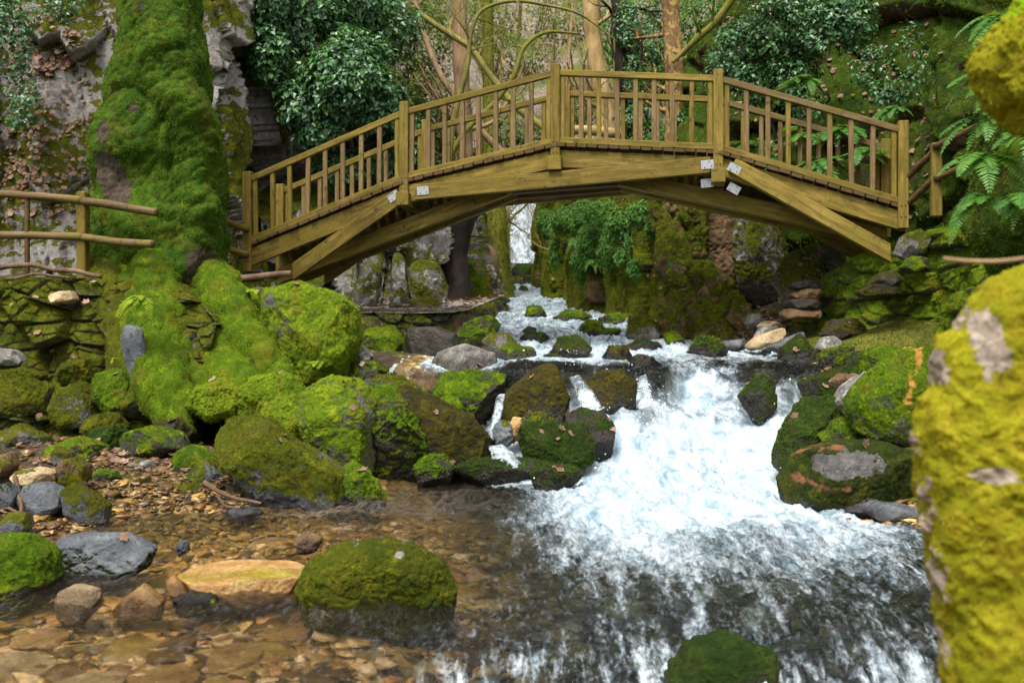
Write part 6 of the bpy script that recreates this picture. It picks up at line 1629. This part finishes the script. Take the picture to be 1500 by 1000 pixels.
for k_, (px_, py_, D_, L_, n_, lab) in enumerate((
    (1475, 30, 7.6, .50, 7, 'topmost dark fern hanging down the right edge cliff'),
    (1480, 110, 7.4, .55, 8, 'long fern hanging right beside the golden moss tuft'),
    (1455, 175, 7.4, .50, 8, 'fern reaching over the upper sloping rail at the right'),
    (1440, 235, 7.3, .48, 8, 'fern hanging over the lower sloping rail at the right'),
    (1445, 295, 7.2, .40, 7, 'small fern above the golden boulder top'),
    (1505, 200, 6.8, .45, 7, 'fern at the picture edge below the golden moss tuft'),
    (1510, 290, 6.6, .45, 7, 'lowest fern at the picture edge above the golden boulder'))):
    fern(lab, px_, py_, D_, L_, n_, 560 + k_, face=(-.8, -.6, .3), droop=.85, nleaf=13, wmax=.22)
R('mossy_crag', 'dark mossy rock at the right edge on which the big ferns grow', [(1440, 340), (1455, 250), (1470, 150), (1490, 40), (1540, -60), (1760, -60), (1800, 420), (1500, 420)], 8.3, .9, 'dark_cliff', 'green', .85, .1, dens=3500, L=(.02, .04), wd=.008, sub=6, facets=6, amp=.12, cat='rock face', wet=-9)

# ------------------------------------------------------------------ leaf litter, gravel
rng = np.random.default_rng(99)
lp, ln_ = [], []
def scatter_px(px, py, D, rx, ry, n, dz=.02):
    c = W(px, py, D)
    x = c[0] + rng.normal(size=n) * rx * .5; y = c[1] + rng.normal(size=n) * ry * .5
    z = ground_z(x, y) + dz + rng.random(n) * .03
    lp.append(np.stack([x, y, z], 1)); ln_.append(np.tile([0, -.15, 1.0], (n, 1)))
scatter_px(1085, 430, 13.4, .7, .9, 700)
scatter_px(1065, 470, 13.0, .8, .6, 250)
scatter_px(215, 625, 9.0, .5, .4, 60)
scatter_px(40, 700, 7.2, .5, .5, 50)
scatter_px(140, 680, 8.6, 2.2, 1.0, 60)
def scatter_path(x0, x1, y0, y1, n):
    y = rng.uniform(y0, y1, n); x = rng.uniform(x0, x1, n)
    xl_ = np.interp(y, [13, 15, 17, 19.5], [-2.9, -2.4, -1.2, -.75]); xr_ = np.interp(y, [13, 13.6, 15.5, 19.5], [-.95, -.62, -.48, -.1])
    x = xl_ + (xr_ - xl_) * rng.random(n) ** 1.8
    lp.append(np.stack([x, y, 1.72 + .085 * (y - 13.4) + rng.random(n) * .03], 1)); ln_.append(np.tile([0, 0, 1.0], (n, 1)))
scatter_path(-3, 0, 13.6, 19.3, 420)
def scatter_face(S, pxr, pyr, n, up=.15):
    V, F, N, m = S
    px = 750 + V[:, 0] / V[:, 1] * FPX; py = 500 - (V[:, 2] - CAMZ) / V[:, 1] * FPX
    ok = np.where((px > pxr[0]) & (px < pxr[1]) & (py > pyr[0]) & (py < pyr[1]) & (N[:, 2] > up) & (N[:, 1] < .4))[0]
    if len(ok) == 0: return
    k = rng.choice(ok, n)
    lp.append(V[k] + N[k] * .025 + rng.normal(size=(n, 3)) * .03); ln_.append(N[k] + np.array([0, -.2, .4]))
scatter_face(LEFTCL, (-20, 130), (20, 330), 420)
scatter_face(LEFTCL, (20, 110), (50, 110), 160)
scatter_face(LEFTCL, (0, 60), (190, 290), 160)
scatter_face(SLABS, (480, 740), (300, 460), 220)
scatter_face(RIGHTCL, (1060, 1380), (0, 330), 420)
scatter_face(LW, (0, 260), (400, 690), 50, .4)
scatter_face(GORGE, (800, 1050), (280, 460), 80)
rt = np.concatenate([a_ for a_, b_ in ROCKTOPS]); rn_ = np.concatenate([b_ for a_, b_ in ROCKTOPS])
_k = rng.choice(len(rt), 110)
lp.append(rt[_k] + rn_[_k] * .012); ln_.append(rn_[_k])
pp, nn = np.concatenate(lp), np.concatenate(ln_)
V_, F_, t_ = maple(pp, nn, .10, 7)
tag(Geo().add(V_, F_, 0, False, tint=t_).build('fallen_leaves', MAT['litter']), kind='stuff')
# moss twigs and needles: a few dry leaves on the stones of the foreground
s = NT('wet river gravel')
tn = s.attr('tint')
gc = s.ramp(tn, [(0.0, (0.045, 0.028, 0.012)), (.2, (.14, .08, .025)), (.42, (.50, .31, .09)), (.58, (.22, .17, .05)), (.72, (.68, .50, .23)), (.86, (.42, .21, .10)), (1.0, (.78, .68, .50))])
gc = s.mix(s.sm(s.noise(28, 6, .7), .4, .7, 0, .65), gc, (.05, .03, .010))
gc = s.mix(1.0, gc, (1.0, .88, .70), 'MULTIPLY')
MAT['gravel'] = s.done(s.bsdf(gc, .38, s.bump(s.noise(60, 4), .3, .01), .5))
def pebbles(xr, yr, n, smin, smax, seed, zoff=0.0, flat=.42, sub=1, keepf=None):
    rng = np.random.default_rng(seed)
    x = rng.uniform(*xr, n); y = rng.uniform(*yr, n)
    if keepf is not None:
        k = keepf(x, y); x, y = x[k], y[k]; n = len(x)
    r = smin * (smax / smin) ** (rng.random(n) ** 2.2)
    z = ground_z(x, y) + zoff
    V0, F0 = icosphere(sub)
    a = rng.uniform(0, math.pi, n)
    d = V0[None] * (1 + .22 * rng.normal(size=(n, len(V0), 1)) * (1 if sub < 2 else .4))
    el = rng.uniform(.55, 1, n)
    X = d[..., 0] * r[:, None]; Y = d[..., 1] * (r * el)[:, None]; Z = d[..., 2] * (r * flat * rng.uniform(.5, 1.2, n))[:, None]
    tx, ty = rng.normal(size=n) * .16, rng.normal(size=n) * .16
    ca, sa = np.cos(a)[:, None], np.sin(a)[:, None]
    Xr, Yr = X * ca - Y * sa, X * sa + Y * ca
    V = np.stack([x[:, None] + Xr, y[:, None] + Yr, z[:, None] + Z + Xr * tx[:, None] + Yr * ty[:, None]], 2).reshape(-1, 3)
    F = (F0[None] + np.arange(n)[:, None, None] * len(V0)).reshape(-1, 3)
    return V, F, np.repeat(rng.random(n), len(V0))
g = Geo()
for args in (((-3.6, -.2), (3.4, 7.9), 5200, .012, .075, 1), ((-3.2, -.7), (3.6, 6.8), 620, .05, .16, 2, .0, .2), ((-.3, 2.3), (3.6, 8.4), 900, .03, .16, 3), ((-3.6, -1.4), (6.6, 8.6), 3200, .008, .03, 4, .012), ((2.2, 3.4), (5.5, 12.5), 1200, .02, .09, 6, .01), ((-5.2, -2.0), (7.6, 9.9), 1600, .015, .085, 9, .0)):
    V_, F_, t_ = pebbles(*args)
    t_ = t_ * np.where(V_[:, 0] < np.interp(V_[:, 1], LY, LX) + .45 * ss(6.3, 7.2, V_[:, 1]) - .1, .38, 1.0)
    if args[5] in (4, 9): t_ = t_ * .6                      # the shore gravel is dark soil-stained stuff
    g.add(V_, F_, 0, True, tint=t_)
tag(g.build('gravel', MAT['gravel']), kind='stuff')
# broad flat stones on the bed of the clear shallows
for k_, (px_, py_, w_, h_, mt, lab) in enumerate((
    (345, 928, 66, 26, 'goldstone', 'drowned orange flat stone below the lone mossy boulder'),
    (120, 972, 90, 30, 'tanstone', 'big pale drowned stone near the bottom edge at the left'),
    (30, 945, 80, 24, 'tanstone', 'brown drowned slab at the left edge of the shallows'),
    (240, 955, 85, 22, 'goldstone', 'long ochre drowned slab between the pale stone and the orange one'),
    (60, 905, 60, 18, 'goldstone', 'ochre drowned stone below the pale tan stone'),
    (250, 915, 60, 18, 'olive_rust', 'dark drowned slab below the ochre stone'),
    (420, 895, 60, 16, 'goldstone', 'thin ochre drowned slab just left of the lone mossy boulder foot'),
    (570, 778, 55, 12, 'tanstone', 'pale drowned stone behind the lone mossy boulder'),
    (330, 985, 80, 22, 'olive_rust', 'reddish drowned slab at the bottom edge'),
    (450, 960, 70, 18, 'olive_rust', 'brown drowned slab below the lone mossy boulder'),
    (640, 735, 70, 12, 'goldstone', 'ochre drowned slab in the pool before the rill'),
    (400, 775, 55, 10, 'tanstone', 'flat pale drowned stone beyond the lone mossy boulder'))):
    D_ = CAMZ * FPX / (py_ - 500)
    p = W(px_, py_, D_)
    rx_, ry_ = w_ / FPX * D_ * .62, h_ / (py_ - 500) * D_ * .7
    V0, F0 = icosphere(4)
    rg = np.random.default_rng(700 + k_)
    V_ = V0 * (1 + .28 * fbm(V0 + k_ * 3, 1.1, 4, k_))[:, None]
    V_ = np.stack([p[0] + V_[:, 0] * rx_, D_ + V_[:, 1] * ry_, ground_at(p[0], D_) + .015 + np.clip(V_[:, 2], -1, .4) * .05 + .02 * V_[:, 0] * rg.normal()], 1)
    tag(Geo().add(V_, F0, 0, True, moss=.1, wet=.3, tint=.5).build('river_stone', MAT[mt], None, loc=(p[0], D_, p[2])), lab, 'rock')
